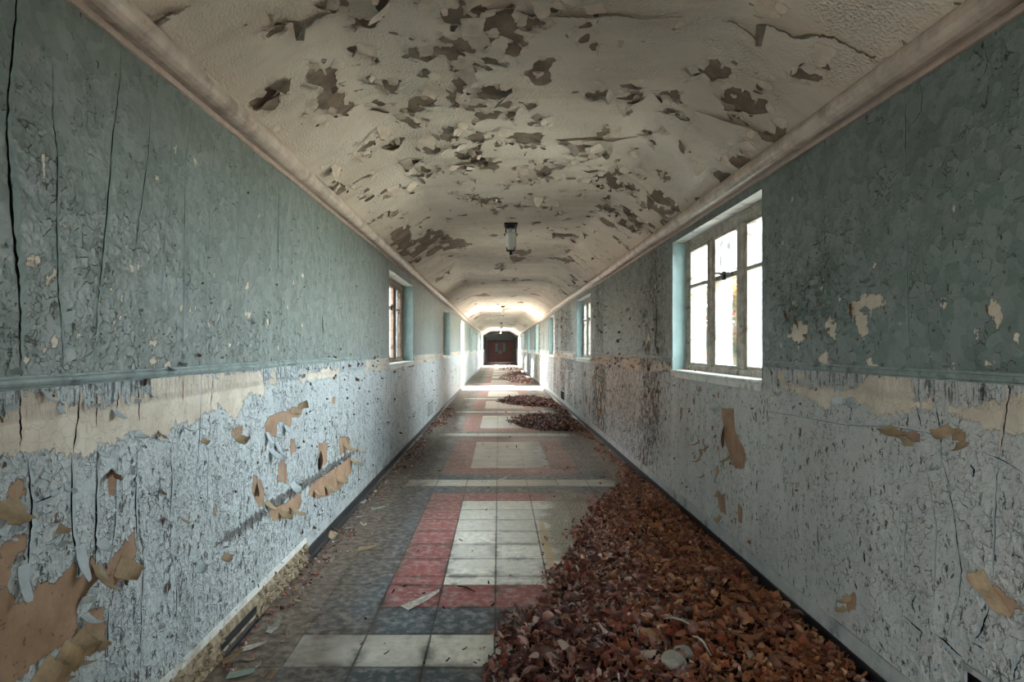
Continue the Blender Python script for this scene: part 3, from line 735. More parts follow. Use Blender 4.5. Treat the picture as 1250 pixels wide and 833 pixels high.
def fl_right(r):
    t = r.random()
    if t < .15: return r.uniform(2.3, 10), r.gauss(1.2, .04), r.uniform(.012, .035)
    if t < .35:
        c = r.choice([(3.28, 1.55), (3.0, 1.62), (2.83, 1.62), (3.1, 1.5), (2.6, 1.5)]); return r.gauss(c[0], .06), r.gauss(c[1], .13), r.uniform(.01, .028)
    if t < .8:
        c = r.choice([6.0, 6.4, 7.1, 7.7, 8.5, 9.1, 9.6, 12.5, 13.5, 14.6, 15.7, 19, 20.5]); return r.gauss(c, .16), r.uniform(.3, 2.15), r.uniform(.012, .045)
    return r.uniform(2, 7), r.uniform(.2, 1.2), r.uniform(.008, .025)
small_flakes(wall_l, -1, 1500, fl_left, [M['film_t'], M['back_b']], [M['film_b'], M['back_b']])
small_flakes(wall_r, 1, 1700, fl_right, [M['film_t'], M['back_t']], [M['film_b'], M['back_b']])

# cracks: dark strip paints the gap's shade, one film lip stands off the wall
def crack(parent, side, pts, wmax, mats):
    f_ = pl if side < 0 else pr; W3 = []
    r_ = random.Random(int(pts[0][0] * 13 + pts[0][1]))
    for (a, b), (c, d) in zip(pts, pts[1:]):
        for t in np.linspace(0, 1, 8)[:-1]: W3.append(f_(a + (c - a) * t, b + (d - b) * t))
    W3.append(f_(*pts[-1])); n = len(W3); X = XL if side < 0 else XR; s = 1 if side < 0 else -1
    v = []; f = []; fm = []
    for i, (Yv, Zv) in enumerate(W3):
        t = i / (n - 1); w = wmax * .55 * (.25 + .75 * math.sin(PI * t) ** .7) * r_.uniform(.6, 1.25); j = r_.uniform(-.0025, .0025)
        Yv += j; t0 = Vector((0, W3[min(i + 1, n - 1)][0] - W3[max(i - 1, 0)][0], W3[min(i + 1, n - 1)][1] - W3[max(i - 1, 0)][1])).normalized()
        sd = Vector((0, t0.z, -t0.y)); sd = sd if sd.y > 0 or (sd.y == 0 and sd.z < 0) else -sd
        p = Vector((X, Yv, Zv)); nn = Vector((s, 0, 0))
        v += [p - sd * w * .5 + nn * .0009, p + sd * w * .5 + nn * .0009, p + sd * w * .45 + nn * (w * .7), p + sd * w * 1.8 + nn * (w * .4), p + sd * w * 4.5 + nn * .0006]
    for i in range(n - 1):
        a, b = i * 5, i * 5 + 5
        f.append((a, a + 1, b + 1, b)); fm.append(0)
        for k in (1, 2, 3): f.append((a + k, a + k + 1, b + k + 1, b + k)); fm.append(1 if k > 1 else 0)
    return obj('crack', mesh('crack', v, f, mats, False, fm), parent)
CU = [M['crack'], M['film_t']]; CL = [M['crack'], M['film_b']]; CC = [M['crack'], M['film_c']]
cl = [([(20, -20), (20, 0), (12, 80), (7, 155), (10, 215), (15, 279), (20, 330), (23.5, 381), (24, 418), (25, 462)], .011, CU), ([(64, 77), (64, 144), (70, 188), (69, 279), (70.5, 354), (75.6, 414), (77, 452)], .006, CU),
      ([(148, 55), (146, 100), (138, 161), (128, 279), (119, 367), (114, 448)], .006, CU), ([(184, 128), (181, 188), (168, 279), (163, 320)], .005, CU), ([(234, 130), (226, 200), (225, 280), (223.5, 391), (222, 446)], .004, CU),
      ([(212, 150), (206, 230), (200, 300), (196, 400)], .003, CU), ([(264, 155), (258, 220), (252, 340), (251, 440)], .003, CU), ([(297, 178), (292, 235), (288, 330), (284, 436)], .003, CU), ([(340, 225), (339, 330)], .006, CU), ([(393, 385), (394, 408)], .012, CU), ([(348, 232), (344, 330), (342, 430)], .003, CU),
      ([(25, 478), (24, 515), (25, 545)], .008, CC), ([(97, 478), (94, 515), (88, 559)], .007, CC), ([(117.6, 481), (117.6, 522)], .006, CC), ([(168, 468), (170, 515)], .006, CC), ([(223, 460), (223, 495)], .005, CC), ([(260, 458), (256, 505)], .005, CC), ([(145, 476), (142, 500)], .007, CC),
      ([(87, 553), (87.5, 647), (97, 704)], .008, CL), ([(119, 540), (116, 654), (116, 690)], .008, CL), ([(168, 540), (164.6, 620), (168, 672)], .006, CL), ([(208, 553), (210, 590), (206, 640)], .005, CL), ([(254, 553), (252, 640)], .004, CL), ([(33, 560), (38, 620), (35, 660), (34, 700)], .009, CL),
      ([(175, 680), (172, 745), (171, 820)], .006, CL), ([(215, 697), (215, 760)], .005, CL), ([(132, 740), (130, 825)], .006, CL), ([(298, 555), (297, 650)], .004, CL), ([(346, 460), (344, 540), (345, 600)], .003, CL), ([(415, 445), (414, 500)], .004, CL), ([(389, 552), (383, 572)], .010, CL), ([(246, 460), (243, 540), (238, 600)], .004, CL), ([(143, 560), (140, 640), (134, 690)], .005, CL), ([(40, 615), (60, 607), (75, 594)], .007, CL)]
for p, w, m_ in cl: crack(wall_l, -1, p, w, m_)
cr = [(crop([(870, 305), (882, 340), (878, 400), (855, 440), (820, 465)], 2.976, 830, 0), .004, CU), (crop([(820, 330), (820, 480), (820, 670)], 2.976, 830, 0), .004, CU), (crop([(1105, 180), (1118, 215), (1112, 255), (1100, 282)], 2.976, 830, 0), .004, CU), (c2([(825, -80), (830, 300), (840, 500)]), .003, CU), (c2([(870, 0), (900, 300), (915, 505)]), .003, CU),
      (c2([(1185, 545), (1200, 580), (1180, 720), (1160, 833)]), .006, CC), (c2([(930, 630), (945, 720), (955, 833)]), .006, CL), (c2([(860, 640), (878, 720)]), .006, CL), (c2([(300, 660), (430, 680), (600, 712), (780, 720), (900, 740), (985, 765)]), .004, CL),
      (c5([(945, 0), (975, 100), (1000, 250), (1025, 430), (1015, 530), (965, 680)]), .005, CL), (c5([(895, 30), (935, 280), (920, 560)]), .003, CL), (c5([(1160, 0), (1150, 150), (1140, 470)]), .004, CL), (c5([(500, 260), (505, 370)]), .008, CL), (c5([(830, 200), (820, 300), (818, 480)]), .003, CL),
      (c5([(860, 515), (845, 550), (855, 585)]), .008, CL), (c5([(810, 590), (850, 625), (880, 650), (872, 690)]), .008, CL), (c5([(930, 660), (965, 685), (1010, 730), (1030, 745)]), .008, CL), (c5([(1125, 560), (1100, 640), (1065, 700)]), .009, CL), (c5([(1060, 690), (1085, 700), (1105, 715)]), .008, CL), (c5([(725, 685), (745, 720)]), .009, CL), (c5([(1055, 40), (1072, 65), (1065, 90)]), .010, CL), (c5([(1175, 140), (1185, 175), (1172, 195)]), .006, CL), (c5([(1250, 720), (1225, 780), (1210, 830)]), .006, CL), (c5([(1110, 0), (1180, 30), (1250, 75)]), .005, CL), (c5([(530, 460), (550, 500)]), .006, CL), (c5([(635, 460), (645, 500)]), .007, CL), (c5([(670, 350), (672, 400)]), .010, CL),
      ([(726, 415), (726, 440)], .012, CU), ([(802, 372), (801, 400)], .014, CU), ([(803, 380), (799, 430)], .01, CU), ([(714, 460), (717, 500)], .014, CL), ([(726, 470), (725, 500)], .014, CL)]
for p, w, m_ in cr: crack(wall_r, 1, p, w, m_)

# ------------------------------------------------------------------ cornices, dado rails, skirting
def extrude(name, prof, side, y0, y1, mats, label, cat, fmats=None, step=None, wob=0.0, gaps=()):
    """profile of (distance from the wall, z) run along the corridor"""
    ys_ = np.arange(y0, y1, step) if step else np.array([y0]); ys_ = np.append(ys_, y1)
    mb = MB(); P = len(prof); X = XL if side < 0 else XR
    v = []; f = []; fm = []
    for yv in ys_:
        for d, z in prof: v.append((X - side * (d + wob * (vnoise(yv * 2.3, d * 40, 3) - .5)), yv, z + wob * (vnoise(yv * 1.7, z * 30, 8) - .5)))
    for i in range(len(ys_) - 1):
        ym = (ys_[i] + ys_[i + 1]) / 2
        if any(a < ym < b for a, b in gaps): continue
        for k in range(P - 1):
            a = i * P + k; q = (a, a + 1, a + P + 1, a + P); f.append(q if side < 0 else q[::-1]); fm.append(fmats[k] if fmats else 0)
    f.append(tuple(range(P))); fm.append(0); f.append(tuple(range(len(v) - P, len(v)))); fm.append(0)
    o = obj(name, mesh(name, v, f, mats, False, fm))
    return props(o, label, cat, None, 'structure')
def corn(z, zt):
    p = [(0, z - .004), (.012, z - .004), (.014, z + .012), (.010, z + .016), (.010, z + .022)]
    for a in np.linspace(-.45 * PI, .5 * PI, 9): p.append((.040 + .052 * math.cos(a) - .0, z + .070 + .050 * math.sin(a) - .006))
    p += [(.03, z + .12), (-.02, z + .12)]
    return p
pf_l = corn(2.37, 2.44); pf_r = corn(2.335, 2.40)
fm_ = [1, 1, 1, 1] + [0] * (len(pf_l) - 5)
extrude('trim_1', pf_l, -1, YB, YE, [M['cornice'], M['fillet']], 'aged cream roll cornice along the top of the left wall', 'cornice', fm_, 1.5, .0)
extrude('trim_2', pf_r, 1, YB, YE, [M['cornice'], M['fillet']], 'aged cream roll cornice along the top of the right wall', 'cornice', fm_, 1.5, .0)
rail = [(-.002, 1.262), (.007, 1.262), (.008, 1.267), (.0015, 1.2685), (.0015, 1.2705), (.009, 1.272), (.011, 1.279), (.009, 1.286), (.0015, 1.2875), (.0015, 1.290), (.006, 1.291), (.006, 1.296), (-.002, 1.297)]
gl_ = [(a - .02, b + .02) for a, b, c, d in open_l]; gr_ = [(a - .02, b + .02) for a, b, c, d in open_r]
extrude('trim_3', rail, -1, YB, YE, [M['rail']], 'thin grooved teal dado rail on the left wall', 'dado rail', None, .04, .003, gl_)
extrude('trim_4', rail, 1, YB, YE, [M['rail']], 'thin grooved teal dado rail on the right wall', 'dado rail', None, .04, .003, gr_)
dl_ = [(-3.2, -2.1), (20.15, 22.15), (44.8, 47.2)]; dr_ = [(-5.2, -4.3), (43.6, 47.4)]
sk = [(0, .157), (.006, .155), (.007, .085), (.007, 0)]
cove = [(.007, .082), (.015, .080), (.017, .07), (.017, .022), (.026, .006), (.040, 0)]
bl = extrude('baseboard_left', cove, -1, YB, YE, [M['black']], 'black cove skirting along the foot of the left wall, partly broken away', 'baseboard', None, .05, .002, [(1.0, 2.70), (3.08, 3.92)] + dl_)
br = extrude('baseboard_right', cove, 1, YB, YE, [M['black']], 'black cove skirting along the foot of the right wall', 'baseboard', None, .1, .002, dr_)
def skirt(name, side, y0, y1, gaps, parent, mats, prof=sk, fmats=None):
    o = extrude(name, prof, side, y0, y1, mats, None, None, fmats, .05, .002, gaps); o.parent = parent
    if 'kind' in o: del o['kind']
    return o
skirt('skirting_board', -1, 3.95, YE, dl_, bl, [M['skirt']])
skirt('skirting_board', 1, YB, YE, dr_, br, [M['skirt']])
skirt('skirting_board', -1, YB, 2.2, [], bl, [M['skirt']])
sk2 = [(0, .152), (.004, .150), (.006, .118), (.010, .112), (.018, .09), (.014, .05), (.022, .0)]
skirt('bare_plaster', -1, 2.2, 3.95, [], bl, [M['white'], M['tan']], sk2, [0, 0, 1, 1, 1, 1])
# crumbled plaster where the cove skirting has gone
r_ = random.Random(3); mb = MB()
for k in range(150):
    yv = r_.choice([r_.uniform(2.2, 2.72), r_.uniform(3.08, 3.95)]); zv = r_.uniform(.0, .11); s_ = r_.uniform(.008, .026)
    v_ = [Vector((r_.gauss(0, 1), r_.gauss(0, 1), r_.gauss(0, 1))).normalized() * s_ * r_.uniform(.6, 1.2) for _ in range(6)]
    v_ = [Vector((s_ * r_.uniform(.6, 1.2), 0, 0)), Vector((-s_, 0, 0)), Vector((0, s_ * r_.uniform(.6, 1.4), 0)), Vector((0, -s_, 0)), Vector((0, 0, s_)), Vector((0, 0, -s_ * r_.uniform(.5, 1)))]
    cxx = Vector((XL + .012 + .02 * (1 - zv / .11) * r_.random(), yv, max(zv, s_ * .6)))
    mb.add([p + cxx + Vector((r_.uniform(-.3, .3), r_.uniform(-.3, .3), 0)) * s_ for p in v_], [(0, 2, 4), (2, 1, 4), (1, 3, 4), (3, 0, 4), (2, 0, 5), (1, 2, 5), (3, 1, 5), (0, 3, 5)])
o = mb.build('crumbled_plaster', M['tan'], bl); o['kind'] = 'stuff'

# ------------------------------------------------------------------ windows
def make_window(name, label, side, y0, y1, framem, broken=False):
    """built for the right wall with its foot at the origin, turned round for the left"""
    wd = y1 - y0; hh = WZ1 - WZ0 - (0 if side > 0 else .02)
    rt = empty(name, (XR if side > 0 else XL, (y0 + y1) / 2, WZ0), 0 if side > 0 else PI)
    props(rt, label, 'window', None, 'structure')
    h = wd / 2; a0, a1 = (.112, .20) if side > 0 else (.14, .22)
    fr = MB(); fw = .07 if side > 0 else .15
    fr.box(a0, a1, -h, -h + fw, 0, hh, .006); fr.box(a0, a1, h - fw, h, 0, hh, .006)
    fr.box(a0, a1, -h + fw - .004, h - fw + .004, hh - .075, hh, .006); fr.box(a0 - .004, a1, -h + fw - .004, h - fw + .004, 0, .062, .006)
    fr.box(a0 - .012, a0 + .012, -h, h, hh - .022, hh, .004)
    fr.build('frame', framem, rt)
    inner = wd - 2 * fw; mw = .115; lw = (inner - 2 * mw) / 3
    ys_ = [(-h + fw + k * (lw + mw), -h + fw + k * (lw + mw) + lw) for k in range(3)]
    zb = .725
    for k in range(2):
        c = ys_[k][1] + mw / 2
        m_ = MB(); m_.box(a0 - .006, a0 + .055, c - .040, c + .040, .055, hh - .07, .012); m_.build('mullion', framem, rt)
    for c in (-h + fw - .025, ys_[0][1] + mw / 2, ys_[1][1] + mw / 2, h - fw + .025):
        w_ = .085 if abs(c) < h - .06 else .055
        m_ = MB(); m_.box(a0 + .051, a0 + .135, c - w_, c + w_, .02, hh - .02, .004); m_.build('outer_post', M['peelw'], rt)
    for k, (p, q) in enumerate(ys_):
        s_ = MB(); t = .026; p_, q_ = p + .004, q - .004
        s_.box(a0 + .01, a0 + .05, p - .02, p_ + t, .05, hh - .065, .005); s_.box(a0 + .01, a0 + .05, q_ - t, q + .02, .05, hh - .065, .005)
        s_.box(a0 + .011, a0 + .049, p_ + t, q_ - t, .05, .082, .004); s_.box(a0 + .011, a0 + .049, p_ + t, q_ - t, hh - .095, hh - .065, .004)
        z0 = zb - (.012 if k != 1 else .022)
        s_.box(a0 + .008, a0 + .052, p_ + t - .003, q_ - t + .003, z0, zb + .014, .004)
        s_.build('sash', framem, rt)
        for zz0, zz1, up in ((.08, z0 + .004, 0), (zb + .01, hh - .09, 1)):
            if broken and k == 1 and up:
                g = MB(); n_ = 9; top = [(p_ + t + (q_ - p_ - 2 * t) * i / n_, zz1 - (.0 if i in (0, 1) else random.uniform(.02, .09))) for i in range(n_ + 1)]
                v_ = [(a0 + .03, a, zz0) for a, b in top] + [(a0 + .03, a, b) for a, b in top]
                v_ += [(x + .004, yv, z) for x, yv, z in v_]
                nn = n_ + 1; f_ = []
                for i in range(n_): f_ += [(i, i + 1, nn + i + 1, nn + i), (2 * nn + i, 3 * nn + i, 3 * nn + i + 1, 2 * nn + i + 1), (nn + i, nn + i + 1, 3 * nn + i + 1, 3 * nn + i)]
                g.add(v_, f_); g.build('pane', M['glass'], rt)
            else:
                g = MB(); g.box(a0 + .028, a0 + .032, p_ + t - .002, q_ - t + .002, zz0, zz1); g.build('pane', M['glass'], rt)
    sl = MB(); sl.box(-.022, a0 + .02, -h + .002, h - .002, -.004, .020, .006); sl.box(-.012, -.0005, -h + .002, h - .002, -.045, -.003, .003)
    sl.build('sill', M['white'], rt)
    lt = MB(); c = (ys_[1][0] + ys_[1][1]) / 2
    lt.box(a0 - .006, a0 + .012, c - .02, c + .02, zb - .03, zb + .03, .003); lt.tube([(a0 - .01, c + .0, zb + .012), (a0 - .024, c + .03, zb + .02), (a0 - .022, c + .1, zb + .03)], .006, 6); lt.tube([(a0 - .008, c - .12, zb + .008), (a0 - .012, c + .02, zb + .012)], .005, 6)
    lt.build('latch', M['iron'], rt)
    return rt
nwin = 0
ordr = ['behind the camera end', 'nearest, beside the leaf drift', 'second along, above the second leaf heap', 'third along', 'fourth along', 'fifth along', 'sixth along']
for k, y0 in enumerate(right_win):
    if k == 0: continue
    nwin += 1
    make_window('window_%d' % nwin, 'three-light painted window in the right wall, ' + ordr[k], 1, y0, y0 + WW, M['frame'], k == 1)
ordl = ['behind the camera end', 'nearest, brown framed', 'second along, before the open doorway', 'first beyond the open doorway', 'second beyond the open doorway', 'third beyond the open doorway']
for k, y0 in enumerate(left_win):
    if k == 0: continue
    nwin += 1
    make_window('window_%d' % nwin, 'three-light window in the left wall, ' + ordl[k], -1, y0, y0 + WW + .12, M['framed'])

# doorways with their linings, the leaves standing open outside
def doorway(name, label, side, y0, y1, z1):
    rt = empty(name, (XR if side > 0 else XL, (y0 + y1) / 2, 0), 0 if side > 0 else PI); props(rt, label, 'doorway', None, 'structure')
    h = (y1 - y0) / 2; f = MB()
    f.box(.03, .16, -h, -h + .06, 0, z1, .006); f.box(.03, .16, h - .06, h, 0, z1, .006); f.box(.03, .16, -h + .055, h - .055, z1 - .06, z1, .006)
    f.build('door_frame', M['white'], rt)
    for s in (-1, 1):
        d = MB(); yy_ = s * (h - .03)
        d.box(.17, .17 + h * .85, yy_ - .02, yy_ + .02, .02, z1 - .07, .005); o = d.build('door_leaf', M['white'], rt)
        k = MB(); k.tube([(.17 + h * .75, yy_ - .055 * s, 1.0), (.17 + h * .75, yy_ - .02 * s, 1.0)], .012, 8); k.tube([(.17 + h * .75, yy_ - .055 * s, 1.0), (.17 + h * .6, yy_ - .055 * s, 1.0)], .009, 8); k.build('handle', M['steel'], o)
    return rt
doorway('door_1', 'tall open doorway in the left wall letting sun across the floor', -1, 20.15, 22.15, 2.28)
doorway('door_2', 'open doorway in the left wall near the far end', -1, 44.8, 47.2, 2.25)
doorway('door_3', 'open doorway in the right wall near the far end', 1, 43.6, 47.4, 2.25)

# ------------------------------------------------------------------ the two ends
ew = MB(); ew.box(XL - .02, XR + .02, YE, YE + .1, 2.07, 2.78); ew.box(XL - .02, XC - 1.22, YE, YE + .1, 0, 2.07); ew.box(XC + 1.22, XR + .02, YE, YE + .1, 0, 2.07)
props(ew.build('wall_end', M['rail']), 'teal end wall round the double doors', 'wall', None, 'structure')
bw = MB(); bw.box(XL - .02, XR + .02, YB - .1, YB, 0, 2.78)
props(bw.build('wall_back', M['rail']), 'plain end wall behind the viewer', 'wall', None, 'structure')
lb = MB(); lb.box(XL - .02, XR + .02, YE + 2.5, YE + 2.6, 0, 2.78); lb.box(XL - .1, XL - .02, YE + .1, YE + 2.6, 0, 2.78); lb.box(XR + .02, XR + .1, YE + .1, YE + 2.6, 0, 2.78); lb.box(XL, XR, YE, YE + 2.6, 2.78, 2.85); lb.box(XL, XR, YE + .1, YE + 2.6, -.05, 0)
props(lb.build('wall_lobby', M['rail']), 'unlit lobby seen through the slit windows of the far doors', 'wall', None, 'structure')
dd = empty('door_4', (XC, YE, 0)); props(dd, 'maroon double doors with two slit windows at the far end', 'door', None, 'structure')
df = MB(); df.box(-1.22, -1.17, -.03, .1, 0, 2.07, .005); df.box(1.17, 1.22, -.03, .1, 0, 2.07, .005); df.box(-1.17, 1.17, -.03, .1, 2.03, 2.07, .005); df.build('door_frame', M['door'], dd)
for s in (-1, 1):
    lf = MB(); a, b = sorted((s * .004, s * 1.168)); c = s * .36; g0, g1 = c - .115, c + .115
    lf.box(a, g0, .0, .045, .01, 2.028, .003); lf.box(g1, b, .0, .045, .01, 2.028, .003); lf.box(g0, g1, .0, .045, .01, 1.03); lf.box(g0, g1, .0, .045, 1.80, 2.028)
    o = lf.build('door_leaf', M['door'], dd)
    g = MB(); g.box(g0 - .002, g1 + .002, .018, .026, 1.028, 1.802); g.build('glass', M['glass'], o)
    b_ = MB()
    for (p, q, r2, t2) in ((g0 - .02, g0, 1.01, 1.82), (g1, g1 + .02, 1.01, 1.82)): b_.box(p, q, -.01, .0, r2, t2)
    b_.box(g0, g1, -.01, 0, 1.01, 1.03); b_.box(g0, g1, -.01, 0, 1.80, 1.82); b_.build('glass_bead', M['door'], o)
    hn = MB(); hn.box(s * .09 - .03, s * .09 + .03, -.006, 0, .82, 1.14, .002); hn.tube([(s * .09, -.006, .86), (s * .09, -.05, .88), (s * .09, -.05, 1.08), (s * .09, -.006, 1.10)], .010, 8); hn.build('handle', M['steel'], o)

# ------------------------------------------------------------------ ceiling lights
def shade_mat():
    m = NT('ribbed_glass'); n = m.n('TexWave', {'Vector': m.co, 'Scale': 60, 'Distortion': .5}, wave_type='BANDS', bands_direction='X').outputs['Fac']
    o = m.bsdf((.92, .91, .86, 1), .25, .6, m.bump(n, .002)); return m.mat
M['shade'] = shade_mat()
lab = ['old glass ceiling light nearest on the peeling ceiling', 'second ceiling light along, over the sunlit doorway', 'third ceiling light along', 'fourth ceiling light, beside the far doorways']
for k, yv in enumerate((6.84, 20.2, 33.6, 47.0)):
    rt = empty('ceiling_light', (XC, yv, ZCEIL)); props(rt, lab[k], 'ceiling light', 'corridor ceiling lights')
    b = MB(); b.box(-.075, .075, -.09, .09, -.022, .004, .006); b.lathe([(.045, -.05), (.05, -.022)], n=14); b.build('base_plate', M['iron'], rt)
    for s in (-1, 1):
        a = MB(); a.box(s * .056 - .006, s * .056 + .006, -.012, .012, -.115, -.018, .002); a.box(s * .066 - .009, s * .066 + .009, -.016, .016, -.13, -.108, .002); a.build('bracket', M['iron'], rt)
    g = MB(); prof = [(.050, -.096), (.062, -.104), (.064, -.13), (.063, -.20), (.060, -.262), (.046, -.284), (.02, -.292)]
    g.lathe(prof, n=20, sx=1.0, sy=1.15); g.build('glass_shade', M['shade'], rt, True)
    c = MB()
    for q in range(4):
        an = PI / 4 + q * PI / 2; c.tube([(.066 * math.cos(an), .072 * math.sin(an), -.262), (.058 * math.cos(an), .064 * math.sin(an), -.296), (.02 * math.cos(an), .02 * math.sin(an), -.302)], .006, 6)
    c.lathe([(.012, -.345), (.02, -.33), (.013, -.315), (.024, -.304), (.02, -.288)], n=10); c.build('finial', M['iron'], rt)
    h_ = MB(); h_.lathe([(.016, -.11), (.019, -.05)], n=10); h_.build('lamp_holder', M['white'], rt)

# ------------------------------------------------------------------ wall vents
def vent(label, side, y0, y1, z0, z1, grid):
    rt = empty('air_vent', (XR if side > 0 else XL, (y0 + y1) / 2, z0), 0 if side > 0 else PI); props(rt, label, 'vent')
    h = (y1 - y0) / 2; hh = z1 - z0; f = MB(); t = .022
    for (a, b, c, d) in ((-h - t, h + t, hh, hh + t), (-h - t, h + t, -t, 0), (-h - t, -h, 0, hh), (h, h + t, 0, hh)): f.box(-.010, .0, a, b, c, d, .003)
    f.build('frame', M['skirt'], rt)
    bk = MB(); bk.box(-.0025, -.0008, -h, h, 0, hh); bk.build('duct_shade', M['crack'], rt)  # dark sheet on the wall paints the shade of an open duct
    s = MB()
    if grid:
        for k in range(1, 7): s.box(-.007, -.003, -h + 2 * h * k / 7 - .010, -h + 2 * h * k / 7 + .010, 0, hh)
        for k in range(1, 7): s.box(-.008, -.0025, -h, h, hh * k / 7 - .007, hh * k / 7 + .007)
    else:
        for k in range(1, 4): s.add([(-.003, -h, hh * k / 4 - .012), (-.003, h, hh * k / 4 - .012), (-.012, h, hh * k / 4 + .008), (-.012, -h, hh * k / 4 + .008)], [(0, 1, 2, 3)]); s.box(-.009, -.003, -h, h, hh * k / 4 - .005, hh * k / 4 + .001)
    s.build('grille', M['skirt'] if grid else M['iron'], rt)
vent('pale square-holed air vent low on the left wall', -1, 10.75, 11.5, .166, .40, True)
vent('dark open air vent low on the right wall beyond the leaf heap', 1, 14.1, 14.85, .11, .345, False)
vent('dark slatted air vent low on the right wall in the near corner', 1, 1.22, 1.97, .10, .335, False)

# ------------------------------------------------------------------ leaves
def leaf_shape(r, L_=1.0, wid=.5):
    n = 7; fold = r.choice([-1, 1]) * r.uniform(.3, 1.25); bend = r.choice([-1, 1]) * r.uniform(.6, 3.0); tw = r.uniform(-1.6, 1.6); lob = r.uniform(0, .22)
    v = []; x = z = 0; a = -bend / 2
    for k in range(n):
        t = k / (n - 1); w = wid * .5 * (math.sin(PI * min(t * .92 + .06, 1)) ** .8) * (1 + lob * (1 if k % 2 else -1)); 
        if k == n - 1: w = .01
        for s in (-1, -.5, 0, .5, 1):
            yv = s * w; zz = abs(s) * w * math.tan(fold * .8) * .9 + r.uniform(-.02, .02) * (abs(s) > .4); g = tw * (t - .5)
            v.append((x + r.uniform(-.01, .01), yv * math.cos(g) - zz * math.sin(g), z + yv * math.sin(g) + zz * math.cos(g)))
        x += math.cos(a) / (n - 1); z += math.sin(a) / (n - 1); a += bend / (n - 1)
    f = [(k * 5 + i, k * 5 + i + 1, k * 5 + i + 6, k * 5 + i + 5) for k in range(n - 1) for i in range(4)]
    b = len(v); st = v[2]                                     # the stalk
    v += [(st[0] - .22, st[1] + .02, st[2] + r.uniform(-.05, .08)), (st[0] - .22, st[1] - .01, st[2] + .02), (st[0], st[1] + .018, st[2]), (st[0], st[1] - .018, st[2])]
    f += [(b, b + 1, b + 3, b + 2)]
    c = np.array(v); c -= c.mean(0); return c, f
r_ = random.Random(21)
LV = [leaf_shape(r_, 1, r_.uniform(.24, .62)) for _ in range(18)]
drift = [(-.10, 1.1), (-.05, 2.3), (.0, 2.55), (.03, 2.98), (.20, 3.31), (.40, 3.88), (.56, 4.6), (.84, 5.3), (1.16, 6.0), (1.36, 6.7), (1.47, 7.1), (1.78, 7.1), (1.78, 1.1)]
heapA = [pf(*p) for p in [(620, 515), (635, 508), (660, 506), (690, 508), (708, 517), (722, 527), (690, 527), (660, 526), (635, 522)]]
heapB = [pf(*p) for p in [(604, 490), (622, 485), (645, 484), (668, 487), (690, 497), (702, 508), (684, 506), (672, 498), (640, 496), (620, 494)]]
heapC = [pf(*p) for p in [(610, 463), (620, 456), (632, 453), (648, 453), (657, 467), (642, 469), (625, 467)]]
heapD = [pf(*p) for p in [(608, 452), (620, 447), (636, 447), (640, 451), (626, 452)]]
heapE = [(-1.22, 6.6), (-1.0, 7.2), (-.98, 8.6), (-1.12, 9.2), (-1.05, 10.4), (-.95, 12), (-1.0, 13.5), (-1.22, 14)]
stripF = [(1.46, 6.8), (1.30, 7.5), (1.38, 9.0), (1.25, 10.4), (1.5, 10.4), (1.5, 6.8)]
stripG = [(-1.22, 2.2), (-1.13, 2.4), (-1.10, 4.0), (-1.15, 6.4), (-1.22, 6.6)]
def mound(poly, top, fade, x, yv): 
    d = sdf(poly, x, yv); t = np.clip(d / fade, 0, 1); return top * t * t * (3 - 2 * t), d
def heaps(x, yv):
    h = np.zeros(np.shape(x)); ins = np.full(np.shape(x), -9.0)
    for poly, top, fade in ((drift, .075, .55), (heapA, .05, .35), (heapB, .05, .4), (heapC, .05, .6), (heapD, .04, .6), (heapE, .02, .12)):
        a, d = mound(poly, top, fade, x, yv); h = np.maximum(h, a); ins = np.maximum(ins, d)
    h = h * (.75 + .5 * fbm(x * 2.5, yv * 2.5, 70))
    return h, ins
pts = []                                              # x, y, z, size
def fill(poly, n, smin, smax, sparse=0.0, nearbias=False):
    q = np.array(poly); x0, x1, y0, y1 = q[:, 0].min() - .12, q[:, 0].max() + .12, q[:, 1].min() - .12, q[:, 1].max() + .12
    x1 = min(x1, XR); m = n * 14; x = RNG.uniform(x0, x1, m); yv = RNG.uniform(y0, y1, m)
    if nearbias: yv = y0 + (y1 - y0) * RNG.random(m) ** 1.25
    d = sdf(poly, x, yv); ed = (fbm(x * 4, yv * 4, 55) - .5) * .30
    keep = (d + ed > -.02) | (RNG.random(m) < np.exp(-np.clip(-d, 0, 9) / .05) * .10)
    keep &= (RNG.random(m) > sparse); keep &= (x < XR - .045) & (x > XL + .045) & (yv < YE - .5)
    x, yv = x[keep][:n], yv[keep][:n]
    h, _ = heaps(x, yv); z = h + RNG.random(len(x)) * .016 + .006
    s = RNG.uniform(smin, smax, len(x)) * np.where(RNG.random(len(x)) < .12, 1.45, 1)
    for t in zip(x, yv, z, s): pts.append(t)
fill(drift, 13500, .028, .060, 0, True); fill(heapA, 900, .04, .075); fill(heapB, 1000, .045, .08); fill(heapC, 900, .05, .10); fill(heapD, 250, .06, .11)
fill(heapE, 520, .025, .05); fill(stripF, 160, .03, .065); fill(stripG, 260, .012, .032)
for k in range(150):
    yv = random.uniform(5.5, 16); pts.append((random.uniform(.45, 1.42) if random.random() < .7 else random.uniform(-1.1, .4), yv, .008, random.uniform(.02, .05)))
pts = np.array(pts)
score = pts[:, 3] / np.maximum(pts[:, 1], 2.4) * (1 + 4 * (pts[:, 2] - heaps(pts[:, 0], pts[:, 1])[0])) * (pts[:, 1] > 2.46)
order = np.argsort(-score)
rs = random.Random(77)
def rot(r):
    return (Matrix.Rotation(r.uniform(0, 2 * PI), 3, 'Z') @ Matrix.Rotation(r.gauss(0, .8), 3, 'X') @ Matrix.Rotation(r.gauss(0, .65), 3, 'Y'))
